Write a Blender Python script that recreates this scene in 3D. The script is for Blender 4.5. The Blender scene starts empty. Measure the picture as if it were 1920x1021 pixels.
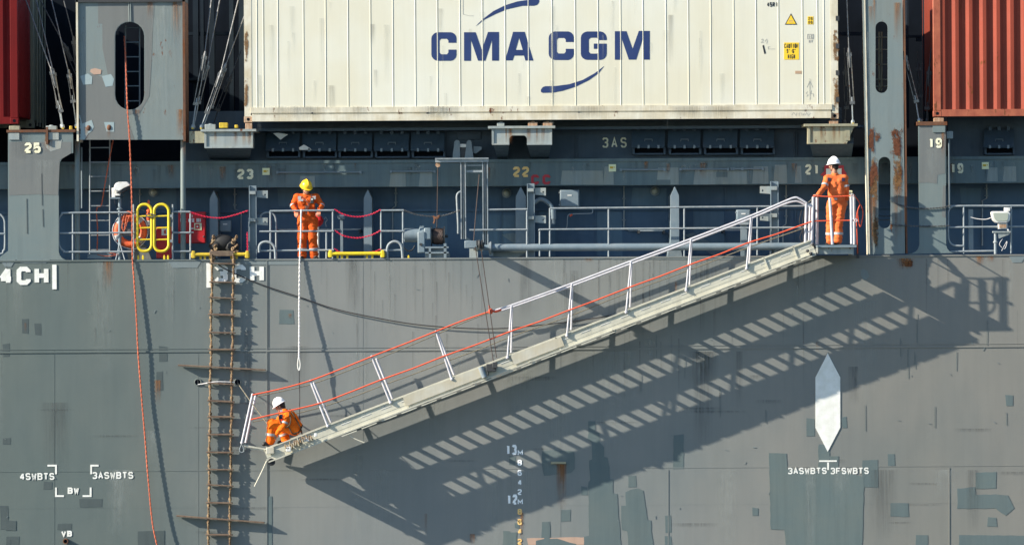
import bpy, bmesh, math, random
from mathutils import Vector, Matrix, Quaternion, noise
from mathutils.geometry import tessellate_polygon
random.seed(7)
R = math.radians
scene = bpy.context.scene
COL = scene.collection
# ------------------------------------------------------------------ camera
D = 90.0            # metres from the camera to the ship's side (y = 0)
F = 8370.0          # focal length in photo pixels (photo is 1920 px wide)
ROLL = 0.0061
cam_d = bpy.data.cameras.new('camera')
cam = bpy.data.objects.new('camera', cam_d); COL.objects.link(cam)
cam_d.sensor_width = 36.0; cam_d.lens = 36.0 * F / 1920.0
cam_d.clip_start = 1.0; cam_d.clip_end = 3000.0
cam.matrix_world = Matrix.Translation((0, -D, 0)) @ Matrix.Rotation(R(90), 4, 'X') @ Matrix.Rotation(-ROLL, 4, 'Z')
scene.camera = cam
# ------------------------------------------------------------------ light
SUNV = Vector((-2.70, -0.88, 1.43)).normalized()      # towards the sun
elev = math.asin(SUNV.z); azim = math.atan2(SUNV.x, SUNV.y)
w = bpy.data.worlds.new('World'); scene.world = w; w.use_nodes = True
nt = w.node_tree; bg = nt.nodes['Background']
sky = nt.nodes.new('ShaderNodeTexSky'); sky.sky_type = 'NISHITA'; sky.sun_disc = False
sky.sun_elevation = elev; sky.sun_rotation = azim
sky.air_density = 1.0; sky.dust_density = 0.3; sky.ozone_density = 3.0
nt.links.new(sky.outputs[0], bg.inputs[0]); bg.inputs[1].default_value = 0.108
sun_d = bpy.data.lights.new('sun', 'SUN'); sun_d.energy = 5.0; sun_d.angle = R(0.42); sun_d.color = (1.0, 0.925, 0.80)
sun = bpy.data.objects.new('sun', sun_d); COL.objects.link(sun)
sun.rotation_euler = (-SUNV).to_track_quat('-Z', 'Y').to_euler(); sun.location = SUNV * 60
scene.view_settings.view_transform = 'Standard'; scene.view_settings.look = 'None'
scene.view_settings.exposure = 1.08; scene.view_settings.gamma = 1.0
scene.cycles.max_bounces = 6; scene.cycles.transparent_max_bounces = 12
# ------------------------------------------------------------------ helpers
CA, SA = math.cos(ROLL), math.sin(ROLL)
def P(px, py, y=0.0):
    dx, dy = px - 960.0, 510.5 - py
    s = (D + y) / F
    return Vector(((dx * CA + dy * SA) * s, y, (-dx * SA + dy * CA) * s))
def S(y=0.0): return (D + y) / F
ORG = {}
class MB:
    def __init__(s): s.v = []; s.f = []; s.m = []; s.uv = []
    def face(s, idx, m=0, uv=None): s.f.append(tuple(idx)); s.m.append(m); s.uv.append(uv)
    def box(s, c, size, m=0, rot=None):
        c = Vector(c); hx, hy, hz = size[0]/2, size[1]/2, size[2]/2; b = len(s.v)
        for dx in (-hx, hx):
            for dy in (-hy, hy):
                for dz in (-hz, hz):
                    p = Vector((dx, dy, dz))
                    if rot is not None: p = rot @ p
                    s.v.append(c + p)
        for q in ((0,1,3,2),(4,6,7,5),(0,4,5,1),(2,3,7,6),(0,2,6,4),(1,5,7,3)): s.face([b+i for i in q], m)
        return s
    def pbox(s, x0, y0, x1, y1, ya, yb, m=0):
        c = P((x0+x1)/2, (y0+y1)/2, ya); k = S(ya)
        c.y = (ya+yb)/2
        return s.box(c, (abs(x1-x0)*k, abs(yb-ya), abs(y1-y0)*k), m)
    def bar(s, a, b, wd, dp, m=0, up=Vector((0,-1,0))):
        a = Vector(a); b = Vector(b); d = b - a; L = d.length; x = d.normalized()
        y = up - x * up.dot(x); y.normalize(); z = x.cross(y)
        rot = Matrix((x, y, z)).transposed()
        return s.box((a+b)/2, (L, dp, wd), m, rot)
    def tube(s, pts, r, n=8, m=0, closed=False, cap=True):
        pts = [Vector(p) for p in pts]; N = len(pts)
        rs = r if isinstance(r, (list, tuple)) else [r]*N
        b = len(s.v); u = None
        for i, p in enumerate(pts):
            if closed: t = pts[(i+1) % N] - pts[i-1]
            else: t = pts[min(i+1, N-1)] - pts[max(i-1, 0)]
            if t.length < 1e-9: t = Vector((0,0,1))
            t.normalize()
            if u is None:
                u = t.orthogonal().normalized()
            else:
                u = (u - t * u.dot(t))
                u = u.normalized() if u.length > 1e-6 else t.orthogonal().normalized()
            v = t.cross(u)
            for k in range(n):
                a = 2*math.pi*k/n
                s.v.append(p + (u*math.cos(a) + v*math.sin(a)) * rs[i])
        for i in range(N if closed else N-1):
            j = (i+1) % N
            for k in range(n):
                k2 = (k+1) % n
                s.face((b+i*n+k, b+i*n+k2, b+j*n+k2, b+j*n+k), m)
        if cap and not closed:
            s.face([b+k for k in reversed(range(n))], m); s.face([b+(N-1)*n+k for k in range(n)], m)
        return s
    def prism(s, poly, ya, yb, holes=(), m=0, px=True):
        """poly in photo pixels at depth ya, extruded back to yb (ya is the near face)"""
        loops = [list(poly)] + [list(h) for h in holes]
        fl = []; L3 = []
        for lp in loops:
            pts = [P(x, y, ya) if px else Vector((x, ya, y)) for x, y in lp]
            L3.append([Vector((p.x, p.z, 0)) for p in pts]); fl += pts
        tri = tessellate_polygon(L3); b = len(s.v); N = len(fl)
        for p in fl: s.v.append(p)
        for p in fl: s.v.append(Vector((p.x, yb, p.z)))
        for t in tri:
            a, c, d = [fl[i] for i in t]
            nrm = (c-a).cross(d-a)
            t = tuple(t) if nrm.y < 0 else tuple(reversed(t))
            s.face([b+i for i in t], m); s.face([b+N+i for i in reversed(t)], m)
        o = 0
        for lp in loops:
            n = len(lp)
            for i in range(n):
                j = (i+1) % n
                s.face((b+o+i, b+o+j, b+N+o+j, b+N+o+i), m)
            o += n
        return s
    def lathe(s, c, axis, prof, n=16, m=0):
        """prof: list of (distance along axis, radius)"""
        c = Vector(c); ax = Vector(axis).normalized(); u = ax.orthogonal().normalized(); v = ax.cross(u); b = len(s.v)
        for t, r in prof:
            for k in range(n):
                a = 2*math.pi*k/n
                s.v.append(c + ax*t + (u*math.cos(a)+v*math.sin(a))*max(r, 1e-4))
        for i in range(len(prof)-1):
            for k in range(n):
                k2 = (k+1) % n
                s.face((b+i*n+k, b+i*n+k2, b+(i+1)*n+k2, b+(i+1)*n+k), m)
        s.face([b+k for k in reversed(range(n))], m); s.face([b+(len(prof)-1)*n+k for k in range(n)], m)
        return s
    def ball(s, c, r, n=12, m=0, rot=None):
        c = Vector(c); r = Vector(r) if not isinstance(r, (int, float)) else Vector((r, r, r)); b = len(s.v); h = n//2
        def tp(p): return c + (rot @ p if rot is not None else p)
        s.v.append(tp(Vector((0,0,r.z))))
        for i in range(1, h):
            th = math.pi*i/h
            for k in range(n):
                a = 2*math.pi*k/n
                s.v.append(tp(Vector((r.x*math.sin(th)*math.cos(a), r.y*math.sin(th)*math.sin(a), r.z*math.cos(th)))))
        s.v.append(tp(Vector((0,0,-r.z)))); e = len(s.v)-1
        for k in range(n):
            s.face((b, b+1+k, b+1+(k+1) % n), m)
            s.face((e, b+1+(h-2)*n+(k+1) % n, b+1+(h-2)*n+k), m)
        for i in range(h-2):
            for k in range(n):
                k2 = (k+1) % n
                s.face((b+1+i*n+k, b+1+(i+1)*n+k, b+1+(i+1)*n+k2, b+1+i*n+k2), m)
        return s
    def caps(s, a, b_, ra, rb, n=12, m=0):
        """closed tapered capsule"""
        a = Vector(a); b_ = Vector(b_); d = b_-a; L = d.length
        if L < 1e-6: return s.ball(a, ra, n, m)
        prof = [(-ra*math.cos(t), ra*math.sin(t)) for t in (0.02, .45, .9, 1.3)]
        prof += [(L+rb*math.sin(t), rb*math.cos(t)) for t in (.2, .65, 1.1, 1.55)]
        return s.lathe(a, d, prof, n, m)
    def decal(s, x0, y0, x1, y1, y, m):
        """thin overlay quad, u across, v downwards"""
        b = len(s.v)
        for (x, z) in ((x0,y0),(x1,y0),(x1,y1),(x0,y1)): s.v.append(P(x, z, y))
        s.face((b+3, b+2, b+1, b), m, ((0,1),(1,1),(1,0),(0,0)))
        return s
    def ribbon(s, pts, wd, ya, yb, m=0):
        """flat mitred stroke through 2D points (x, z) in metres"""
        pts = [Vector(p) for p in pts]; N = len(pts); closed = (pts[0]-pts[-1]).length < 1e-6 and N > 2
        if closed: pts = pts[:-1]; N -= 1
        Ls = []; Rs = []
        for i in range(N):
            if closed: a, c = pts[i-1], pts[(i+1) % N]
            else: a, c = pts[max(i-1,0)], pts[min(i+1,N-1)]
            d1 = (pts[i]-a) if (pts[i]-a).length > 1e-9 else (c-pts[i])
            d2 = (c-pts[i]) if (c-pts[i]).length > 1e-9 else d1
            d1 = d1.normalized(); d2 = d2.normalized()
            n1 = Vector((-d1.y, d1.x)); n2 = Vector((-d2.y, d2.x)); nn = n1+n2
            nn = nn.normalized() if nn.length > 1e-6 else n1
            k = min(1.0/max(nn.dot(n1), 0.35), 2.2)
            Ls.append(pts[i]+nn*wd/2*k); Rs.append(pts[i]-nn*wd/2*k)
        b = len(s.v)
        for y in (ya, yb):
            for p in Ls: s.v.append(Vector((p.x, y, p.y)))
            for p in Rs: s.v.append(Vector((p.x, y, p.y)))
        M = 2*N
        for i in range(N if closed else N-1):
            j = (i+1) % N
            s.face((b+i, b+N+i, b+N+j, b+j), m)
            s.face((b+i, b+j, b+M+j, b+M+i), m); s.face((b+N+j, b+N+i, b+M+N+i, b+M+N+j), m)
        if not closed:
            s.face((b, b+M, b+M+N, b+N), m); s.face((b+N-1, b+2*N-1, b+M+2*N-1, b+M+N-1), m)
        return s
    def mesh(s, name, org=None, sharp=38):
        me = bpy.data.meshes.new(name)
        vs = [(v - org)[:] for v in s.v] if org is not None else [v[:] for v in s.v]
        me.from_pydata(vs, [], s.f)
        me.polygons.foreach_set('material_index', s.m)
        if any(u is not None for u in s.uv):
            uv = me.uv_layers.new(name='UVMap').data; k = 0
            for q, u in zip(s.f, s.uv):
                for i in range(len(q)):
                    uv[k].uv = u[i] if u else (0, 0)
                    k += 1
        bm = bmesh.new(); bm.from_mesh(me); bmesh.ops.recalc_face_normals(bm, faces=bm.faces[:]) ; bm.to_mesh(me); bm.free()
        me.shade_smooth(); me.set_sharp_from_angle(angle=R(sharp))
        return me
    def build(s, name, mats, parent=None, bevel=0, org=None, sharp=38):
        if not isinstance(mats, (list, tuple)): mats = [mats]
        if org is None: org = ORG[parent.name] if parent is not None else Vector((0,0,0))
        me = s.mesh(name, org, sharp)
        for m in mats: me.materials.append(m)
        o = bpy.data.objects.new(name, me); COL.objects.link(o)
        if parent is not None: o.parent = parent
        else: o.location = org
        ORG[o.name] = org
        if bevel:
            b = o.modifiers.new('bevel', 'BEVEL'); b.width = bevel; b.segments = 2; b.limit_method = 'ANGLE'; b.angle_limit = R(40)
        return o
def thing(name, label, cat, loc, group=None):
    o = bpy.data.objects.new(name, None); COL.objects.link(o); o.location = loc; o.empty_display_size = .2
    o['label'] = label; o['category'] = cat
    if group: o['group'] = group
    ORG[o.name] = Vector(loc)
    return o
def tag(o, label, cat, group=None):
    o['label'] = label; o['category'] = cat
    if group: o['group'] = group
    return o
def catmull(pts, n=8):
    pts = [Vector(p) for p in pts]; out = []
    for i in range(len(pts)-1):
        p0 = pts[max(i-1,0)]; p1 = pts[i]; p2 = pts[i+1]; p3 = pts[min(i+2, len(pts)-1)]
        for k in range(n):
            t = k/n
            out.append(0.5*((2*p1)+(-p0+p2)*t+(2*p0-5*p1+4*p2-p3)*t*t+(-p0+3*p1-3*p2+p3)*t**3))
    out.append(pts[-1]); return out
def roundrect(x0, y0, x1, y1, r, n=6):
    out = []
    for cx, cy, a0 in ((x1-r, y0+r, -90), (x1-r, y1-r, 0), (x0+r, y1-r, 90), (x0+r, y0+r, 180)):
        for k in range(n+1):
            a = R(a0 + 90*k/n); out.append((cx + r*math.cos(a), cy + r*math.sin(a)))
    return out
# ------------------------------------------------------------------ materials
def srgb(r, g, b):
    f = lambda c: (c/255/12.92) if c/255 <= .04045 else ((c/255+.055)/1.055)**2.4
    return (f(r), f(g), f(b), 1)
def new_mat(name):
    m = bpy.data.materials.new(name); m.use_nodes = True
    return m, m.node_tree, m.node_tree.nodes['Principled BSDF']
def N(nt, t, **kw):
    n = nt.nodes.new(t)
    for k, v in kw.items(): setattr(n, k, v)
    return n
def noise_fac(nt, scale, det=4, lo=.35, hi=.65, vec_scale=None, rough=.6, off=0):
    tc = N(nt, 'ShaderNodeTexCoord'); mp = N(nt, 'ShaderNodeMapping')
    if vec_scale: mp.inputs['Scale'].default_value = vec_scale
    mp.inputs['Location'].default_value = (off, off*.7, off*1.3)
    nz = N(nt, 'ShaderNodeTexNoise'); nz.inputs['Scale'].default_value = scale; nz.inputs['Detail'].default_value = det
    nz.inputs['Roughness'].default_value = rough
    nt.links.new(tc.outputs['Object'], mp.inputs[0]); nt.links.new(mp.outputs[0], nz.inputs['Vector'])
    mr = N(nt, 'ShaderNodeMapRange'); mr.inputs['From Min'].default_value = lo; mr.inputs['From Max'].default_value = hi
    nt.links.new(nz.outputs['Fac'], mr.inputs['Value'])
    return mr.outputs[0]
def mixc(nt, fac, a, b, mode='MIX', k=None):
    mx = N(nt, 'ShaderNodeMix', data_type='RGBA', blend_type=mode)
    if k is not None:
        mm = N(nt, 'ShaderNodeMath', operation='MULTIPLY'); mm.inputs[1].default_value = k
        nt.links.new(fac, mm.inputs[0]); fac = mm.outputs[0]
    if isinstance(fac, (int, float)): mx.inputs['Factor'].default_value = fac
    else: nt.links.new(fac, mx.inputs['Factor'])
    for v, i in ((a, 6), (b, 7)):
        if isinstance(v, tuple): mx.inputs[i].default_value = v
        else: nt.links.new(v, mx.inputs[i])
    return mx.outputs[2]
def paint(name, c1, c2=None, rough=.5, metal=0, big=.5, streak=.35, rust=0, rustc=(.13,.042,.012,1), bump=.15, bscale=18, chip=0, spec=.4):
    m, nt, bs = new_mat(name)
    c1 = tuple(c1) + ((1,) if len(c1) == 3 else ()); c2 = c1 if c2 is None else tuple(c2) + ((1,) if len(c2) == 3 else ())
    col = mixc(nt, noise_fac(nt, big, 3), c1, c2)
    if streak:
        dark = tuple(x*.62 for x in c1[:3]) + (1,)
        col = mixc(nt, noise_fac(nt, 1.0, 5, .45, .75, (7, 7, .35)), col, dark, k=streak)
        col = mixc(nt, noise_fac(nt, 1.0, 4, .5, .8, (26, 26, .8), off=3), col, tuple(min(1, x*1.25) for x in c1[:3])+(1,), k=streak*.7)
    if rust:
        col = mixc(nt, noise_fac(nt, 5.5, 7, .66-rust*.22, .70-rust*.2, (1, 1, .45), .68, 5), col, rustc)
        col = mixc(nt, noise_fac(nt, 3.0, 5, .55, .9, (3, 3, .3), .6, 9), col, (.19,.10,.04,1), k=rust*.8)
    nt.links.new(col, bs.inputs['Base Color'])
    bs.inputs['Metallic'].default_value = metal; bs.inputs['Specular IOR Level'].default_value = spec
    rr = noise_fac(nt, 9, 4, .2, .8); mr = N(nt, 'ShaderNodeMapRange'); mr.inputs['To Min'].default_value = max(.05, rough-.12); mr.inputs['To Max'].default_value = min(1, rough+.15)
    nt.links.new(rr, mr.inputs['Value']); nt.links.new(mr.outputs[0], bs.inputs['Roughness'])
    if bump:
        bp = N(nt, 'ShaderNodeBump'); bp.inputs['Strength'].default_value = bump; bp.inputs['Distance'].default_value = .01
        nt.links.new(noise_fac(nt, bscale, 4, 0, 1), bp.inputs['Height']); nt.links.new(bp.outputs[0], bs.inputs['Normal'])
    return m
def overlay(name, col, dens=.8, p=1.0, mode='streak'):
    """see-through stain: streak runs down from its top edge, patch is blotchy all over"""
    m, nt, bs = new_mat(name)
    bs.inputs['Base Color'].default_value = tuple(col) + (1,); bs.inputs['Roughness'].default_value = .85; bs.inputs['Specular IOR Level'].default_value = .15
    uv = N(nt, 'ShaderNodeUVMap'); sp = N(nt, 'ShaderNodeSeparateXYZ'); nt.links.new(uv.outputs[0], sp.inputs[0])
    def math_(op, a, b=None):
        n = N(nt, 'ShaderNodeMath', operation=op)
        for i, v in enumerate((a, b)):
            if v is None: continue
            if isinstance(v, (int, float)): n.inputs[i].default_value = v
            else: nt.links.new(v, n.inputs[i])
        return n.outputs[0]
    u, v = sp.outputs['X'], sp.outputs['Y']          # v = 0 at the top
    inv = math_('SUBTRACT', 1.0, v)
    # uv v was stored 1 at the bottom edge
    bell = math_('MULTIPLY', math_('MULTIPLY', u, math_('SUBTRACT', 1.0, u)), 4.0)
    if mode == 'streak':
        nz = noise_fac(nt, 1.0, 4, .3, .62, (30, 30, 1.2))
        a = math_('MULTIPLY', math_('POWER', inv, p), bell); a = math_('MULTIPLY', a, nz)
        col2 = noise_fac(nt, 6, 3, .3, .7)
        nt.links.new(mixc(nt, col2, tuple(col)+(1,), tuple(min(1, c*1.7) for c in col)+(1,)), bs.inputs['Base Color'])
    else:
        nz = noise_fac(nt, 5.5, 10, .25, .75, (1.5, 1.5, .75), .75, p)
        bv = math_('MULTIPLY', math_('MULTIPLY', v, inv), 4.0)
        e = math_('MULTIPLY', bell, bv)
        a = math_('ADD', nz, math_('MULTIPLY', math_('POWER', e, .6), .42)); a = math_('MULTIPLY', math_('SUBTRACT', a, .72), 9.0)
        a = math_('MINIMUM', math_('MAXIMUM', a, 0.0), 1.0)
        col2 = noise_fac(nt, 22, 4, .35, .65)
        nt.links.new(mixc(nt, col2, tuple(col)+(1,), tuple(c*.45 for c in col)+(1,)), bs.inputs['Base Color'])
    a = math_('MINIMUM', math_('MULTIPLY', a, dens), 1.0)
    nt.links.new(a, bs.inputs['Alpha'])
    return m
M = {}
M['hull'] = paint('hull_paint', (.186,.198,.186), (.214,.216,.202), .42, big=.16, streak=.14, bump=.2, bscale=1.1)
def hull_tint(m):  # darker and cooler to the left, slightly warmer to the right
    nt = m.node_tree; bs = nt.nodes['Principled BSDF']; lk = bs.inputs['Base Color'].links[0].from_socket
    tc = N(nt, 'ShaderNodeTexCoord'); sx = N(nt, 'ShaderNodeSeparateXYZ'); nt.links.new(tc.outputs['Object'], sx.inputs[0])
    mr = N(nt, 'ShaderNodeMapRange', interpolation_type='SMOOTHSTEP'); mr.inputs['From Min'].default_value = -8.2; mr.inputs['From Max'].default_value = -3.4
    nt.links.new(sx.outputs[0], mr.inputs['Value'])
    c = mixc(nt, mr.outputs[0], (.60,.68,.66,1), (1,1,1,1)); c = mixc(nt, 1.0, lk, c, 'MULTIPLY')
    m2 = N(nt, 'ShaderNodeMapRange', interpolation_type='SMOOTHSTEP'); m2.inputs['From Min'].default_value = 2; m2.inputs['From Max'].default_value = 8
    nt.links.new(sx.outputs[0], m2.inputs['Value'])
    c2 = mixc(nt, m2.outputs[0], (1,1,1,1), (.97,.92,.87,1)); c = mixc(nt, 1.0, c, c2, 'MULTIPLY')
    # blotchy re-coated areas
    c3 = mixc(nt, noise_fac(nt, .55, 5, .42, .60, (1, 1, .6), .55, 11), (1,1,1,1), (.88,.92,.95,1)); c = mixc(nt, 1.0, c, c3, 'MULTIPLY')
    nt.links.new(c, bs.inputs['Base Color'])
    bp = N(nt, 'ShaderNodeBump'); bp.inputs['Strength'].default_value = .5; bp.inputs['Distance'].default_value = .02
    nt.links.new(noise_fac(nt, 1.5, 1, 0, 1, (1, 1, .45)), bp.inputs['Height'])
    old = bs.inputs['Normal'].links[0].from_node; nt.links.new(bp.outputs[0], old.inputs['Normal'])
hull_tint(M['hull'])
M['hull_blue'] = paint('hull_blue_paint', (.160,.195,.200), (.180,.205,.200), .5, big=.6, streak=.25)
M['pale_blue'] = paint('pale_blue_patch', (.27,.35,.36), (.30,.36,.36), .5, big=2, streak=.1)
M['touch'] = paint('touch_up_paint', (.098,.132,.134), (.112,.140,.136), .5, big=1.5, streak=.3)
M['touch2'] = paint('pale_touch_up_paint', (.108,.142,.140), (.120,.148,.140), .5, big=1.5, streak=.4)
M['touch3'] = paint('dark_touch_up_paint', (.060,.078,.078), (.070,.088,.086), .5, big=1.5, streak=.3)
M['primer'] = paint('primer_paint', (.45,.30,.22), None, .6)
M['pillar'] = paint('pillar_paint', (.140,.182,.182), (.165,.195,.185), .5, big=.8, streak=.3)
M['pillar_grey'] = paint('pillar_grey_paint', (.142,.152,.146), (.156,.160,.150), .55, big=.8, streak=.25)
M['tower'] = paint('tower_paint', (.165,.205,.205), (.185,.210,.195), .5, big=.7, streak=.25, rust=.12)
M['wall'] = paint('deckhouse_blue', (.034,.084,.150), (.054,.110,.178), .45, big=.7, streak=.35, bump=.2, bscale=3)
M['wall_pale'] = paint('repainted_wall_blue', (.065,.135,.20), (.085,.15,.21), .45, big=1.2, streak=.4)
M['wall_sun'] = paint('painted_sun_patch', (.13,.19,.22), (.15,.20,.22), .5, big=2)
M['beam'] = paint('beam_paint', (.088,.135,.150), (.120,.155,.150), .5, big=1.0, streak=.7)
M['beam_pale'] = paint('beam_pale_patch', (.20,.24,.235), (.23,.245,.21), .5, big=2.0, streak=.7)
M['recess'] = paint('recess_blue', (.045,.075,.105), (.055,.085,.115), .5, big=1.0, streak=.4)
M['black'] = paint('painted_shade_black', (.007,.009,.012), (.010,.013,.018), 1.0, big=1.2, streak=.3, spec=.03, bump=0)  # near black stands in for the deep shade of gaps and openings
M['frame_shade'] = paint('shaded_frame_paint', (.014,.020,.028), (.020,.028,.036), .9, big=1, streak=.3, spec=.03, bump=0)  # shade between the bays put into the frame colour
M['rustbrown'] = paint('rusty_steel', (.10,.045,.025), (.16,.07,.035), .8, big=9, streak=.4, rust=.5)
M['pedestal'] = paint('pedestal_paint', (.27,.31,.31), (.31,.32,.28), .5, big=3, streak=.8, rust=.18)
M['pedestal_y'] = paint('stained_pedestal_paint', (.34,.31,.20), (.28,.27,.19), .6, big=3, streak=.8, rust=.35)
M['fitting'] = paint('deck_fitting_grey', (.15,.20,.23), (.19,.23,.25), .45, big=4, streak=.2)
M['galv'] = paint('galvanised_rail', (.22,.26,.28), (.32,.34,.34), .4, metal=.1, big=8, streak=.2)
M['white_letter'] = paint('white_marking_paint', (.80,.79,.74), (.70,.69,.62), .5, big=6, streak=.15)
M['draft'] = paint('draught_mark_white', (.92,.92,.90), None, .5, streak=0)
M['cream_letter'] = paint('cream_number_paint', (.82,.80,.62), (.76,.70,.46), .5, big=9, streak=.2)
M['rust_letter'] = paint('rust_stained_number_paint', (.85,.60,.22), (.75,.42,.14), .5, big=9)
M['red_letter'] = paint('red_marking_paint', (.42,.03,.04), None, .5, streak=.2)
M['navy'] = paint('navy_logo_paint', (.013,.030,.115), (.020,.042,.135), .5, big=1, streak=.2)
M['cream'] = paint('reefer_white', (.67,.655,.55), (.64,.60,.46), .42, big=.5, streak=.13, bump=.06)
M['cream_dirty'] = paint('reefer_frame', (.66,.62,.50), (.52,.45,.31), .55, big=2.5, streak=.5, rust=.14)
M['cast_rust'] = paint('corner_casting_rusty', (.45,.33,.22), (.30,.15,.08), .7, big=14, streak=.2, rust=.35)
M['red_c'] = paint('deep_red_container', (.15,.009,.009), (.12,.009,.009), .6, big=.8, streak=.3, spec=.12)
M['red_c2'] = paint('brick_red_container', (.265,.055,.033), (.22,.048,.029), .6, big=.8, streak=.35, rust=.10, spec=.12)
M['red_c2d'] = paint('brick_red_frame', (.30,.075,.04), (.38,.11,.055), .6, big=6, streak=.4, rust=.3)
M['green_c'] = paint('old_grey_green_container', (.12,.13,.10), (.15,.15,.11), .6, big=2, streak=.5)
M['blue_c'] = paint('dark_blue_container', (.02,.03,.06), None, .6)
M['blk_rubber'] = paint('black_rubber', (.02,.02,.02), None, .7, streak=0)
M['dark'] = paint('dark_steel', (.03,.033,.035), (.05,.05,.05), .55, streak=0)
M['rod'] = paint('greased_lashing_steel', (.09,.09,.085), (.20,.195,.19), .35, metal=.6, big=12, streak=0, rust=.1)
M['alu'] = paint('aluminium_weathered', (.46,.44,.35), (.54,.52,.42), .5, metal=.0, big=3, streak=.4)
M['alu_cover'] = paint('cream_cover_plate', (.50,.48,.40), (.46,.41,.30), .5, big=2.2, streak=.3)
M['rail_white'] = paint('white_handrail', (.52,.51,.53), (.42,.41,.43), .35, big=8, streak=.05)
M['red_rope'] = paint('red_orange_rope', (.72,.10,.035), (.60,.075,.03), .7, big=20, streak=0, bump=.6, bscale=90)
M['orange_rope'] = paint('orange_messenger_rope', (.50,.125,.06), (.42,.10,.05), .8, big=20, streak=0, bump=.6, bscale=90)
M['white_rope'] = paint('white_heaving_rope', (.70,.68,.66), (.55,.53,.52), .8, big=30, streak=0, bump=.6, bscale=90)
M['manila'] = paint('manila_rope', (.14,.08,.045), (.28,.20,.11), .9, big=14, streak=0, bump=.8, bscale=60)
M['wood'] = paint('weathered_ladder_wood', (.11,.07,.05), (.17,.125,.085), .8, big=10, streak=.3)
M['wire'] = paint('greasy_wire_rope', (.05,.035,.03), (.08,.05,.04), .6, streak=0)
M['black_rope'] = paint('black_cable', (.025,.022,.022), None, .6, streak=0)
M['grey_rope'] = paint('khaki_side_rope', (.22,.19,.13), (.10,.09,.07), .8, big=40, streak=0)
M['yellow'] = paint('safety_yellow', (.72,.54,.02), (.60,.43,.02), .5, big=8, streak=.2, rust=.10)
M['yellow_dirty'] = paint('worn_yellow', (.62,.45,.03), (.42,.28,.03), .5, big=14, streak=.2, rust=.2)
M['red_box'] = paint('fire_box_red', (.50,.015,.020), (.44,.012,.018), .4, big=3, streak=.1)
M['red_chain'] = paint('red_plastic_chain', (.65,.02,.06), None, .4, streak=0)
M['buoy'] = paint('lifebuoy_orange', (.75,.12,.03), (.60,.10,.035), .6, big=7, streak=.2)
M['tape'] = paint('reflective_tape', (.42,.42,.41), (.33,.33,.33), .35, big=12, streak=0)
M['suit'] = paint('orange_coverall_cloth', (.66,.110,.018), (.54,.080,.013), .85, big=7, streak=.12, bump=.5, bscale=30, spec=.15)
M['suit2'] = paint('bright_orange_coverall_cloth', (.88,.165,.010), (.78,.135,.010), .85, big=7, streak=.06, bump=.5, bscale=30, spec=.15)
M['suit3'] = paint('faded_orange_coverall_cloth', (.74,.17,.05), (.64,.13,.035), .85, big=7, streak=.1, bump=.5, bscale=30, spec=.15)
M['skin'] = paint('skin', (.42,.22,.14), (.36,.18,.11), .55, big=12, streak=0, bump=0)
M['hair'] = paint('black_hair', (.012,.01,.01), None, .6, streak=0)
M['helm_y'] = paint('yellow_helmet_shell', (.85,.53,.025), None, .3, streak=0, bump=0)
M['helm_w'] = paint('white_helmet_shell', (.82,.81,.80), None, .3, streak=0, bump=0)
M['boot'] = paint('black_boot_leather', (.02,.018,.016), None, .5, streak=0)
M['navy_cloth'] = paint('navy_patch_cloth', (.025,.02,.05), None, .85, streak=0)
M['strap'] = paint('harness_webbing', (.10,.055,.02), (.05,.03,.02), .8, streak=0)
M['glove'] = paint('orange_work_glove', (.80,.22,.08), (.7,.3,.2), .8, big=20, streak=0)
M['lamp_white'] = paint('floodlight_white', (.72,.71,.68), (.60,.58,.52), .4, big=8, streak=.1)
M['sign_yellow'] = paint('hazard_yellow', (.85,.55,.03), None, .45, streak=.1)
M['sign_pale'] = paint('pale_label', (.70,.72,.45), None, .5, streak=.1)
M['sign_white'] = paint('white_sign', (.75,.76,.66), None, .5, streak=.1)
M['ink'] = paint('black_ink', (.02,.02,.025), None, .5, streak=0)
M['grey_ink'] = paint('grey_ink', (.33,.32,.30), None, .5, streak=0)
M['tan_ink'] = paint('tan_label', (.42,.28,.18), None, .6, streak=0)
M['wax'] = paint('frayed_rope_end', (.62,.58,.46), None, .8, streak=0)
m_, nt_, b_ = new_mat('lamp_glass'); b_.inputs['Base Color'].default_value = (.62,.64,.55,1); b_.inputs['Roughness'].default_value = .12; b_.inputs['Specular IOR Level'].default_value = .8; M['glass'] = m_; b_.inputs['Base Color'].default_value = (.33,.36,.30,1)
nzb = N(nt_, 'ShaderNodeBump'); nzb.inputs['Strength'].default_value = .3; nt_.links.new(noise_fac(nt_, 60, 1), nzb.inputs['Height']); nt_.links.new(nzb.outputs[0], b_.inputs['Normal'])
m_, nt_, b_ = new_mat('sea_water'); b_.inputs['Base Color'].default_value = (.035,.055,.05,1); b_.inputs['Roughness'].default_value = .08
nzb = N(nt_, 'ShaderNodeBump'); nzb.inputs['Strength'].default_value = .5; nzb.inputs['Distance'].default_value = .3
nt_.links.new(noise_fac(nt_, .8, 6, 0, 1), nzb.inputs['Height']); nt_.links.new(nzb.outputs[0], b_.inputs['Normal']); M['water'] = m_
M['o_rust'] = overlay('rust_run', (.20,.085,.03), .8, 1.1)
M['o_dark'] = overlay('grime_run', (.075,.080,.078), .38, .7)
M['o_pale'] = overlay('pale_run', (.28,.30,.28), .26, .7)
M['o_blotch'] = overlay('rust_blotch', (.17,.065,.035), .92, 2.0, 'patch')
M['o_orange'] = overlay('orange_rust_blotch', (.24,.12,.045), .75, 6.0, 'patch')
OV = [M['o_rust'], M['o_dark'], M['o_pale'], M['o_blotch'], M['o_orange']]
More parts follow.
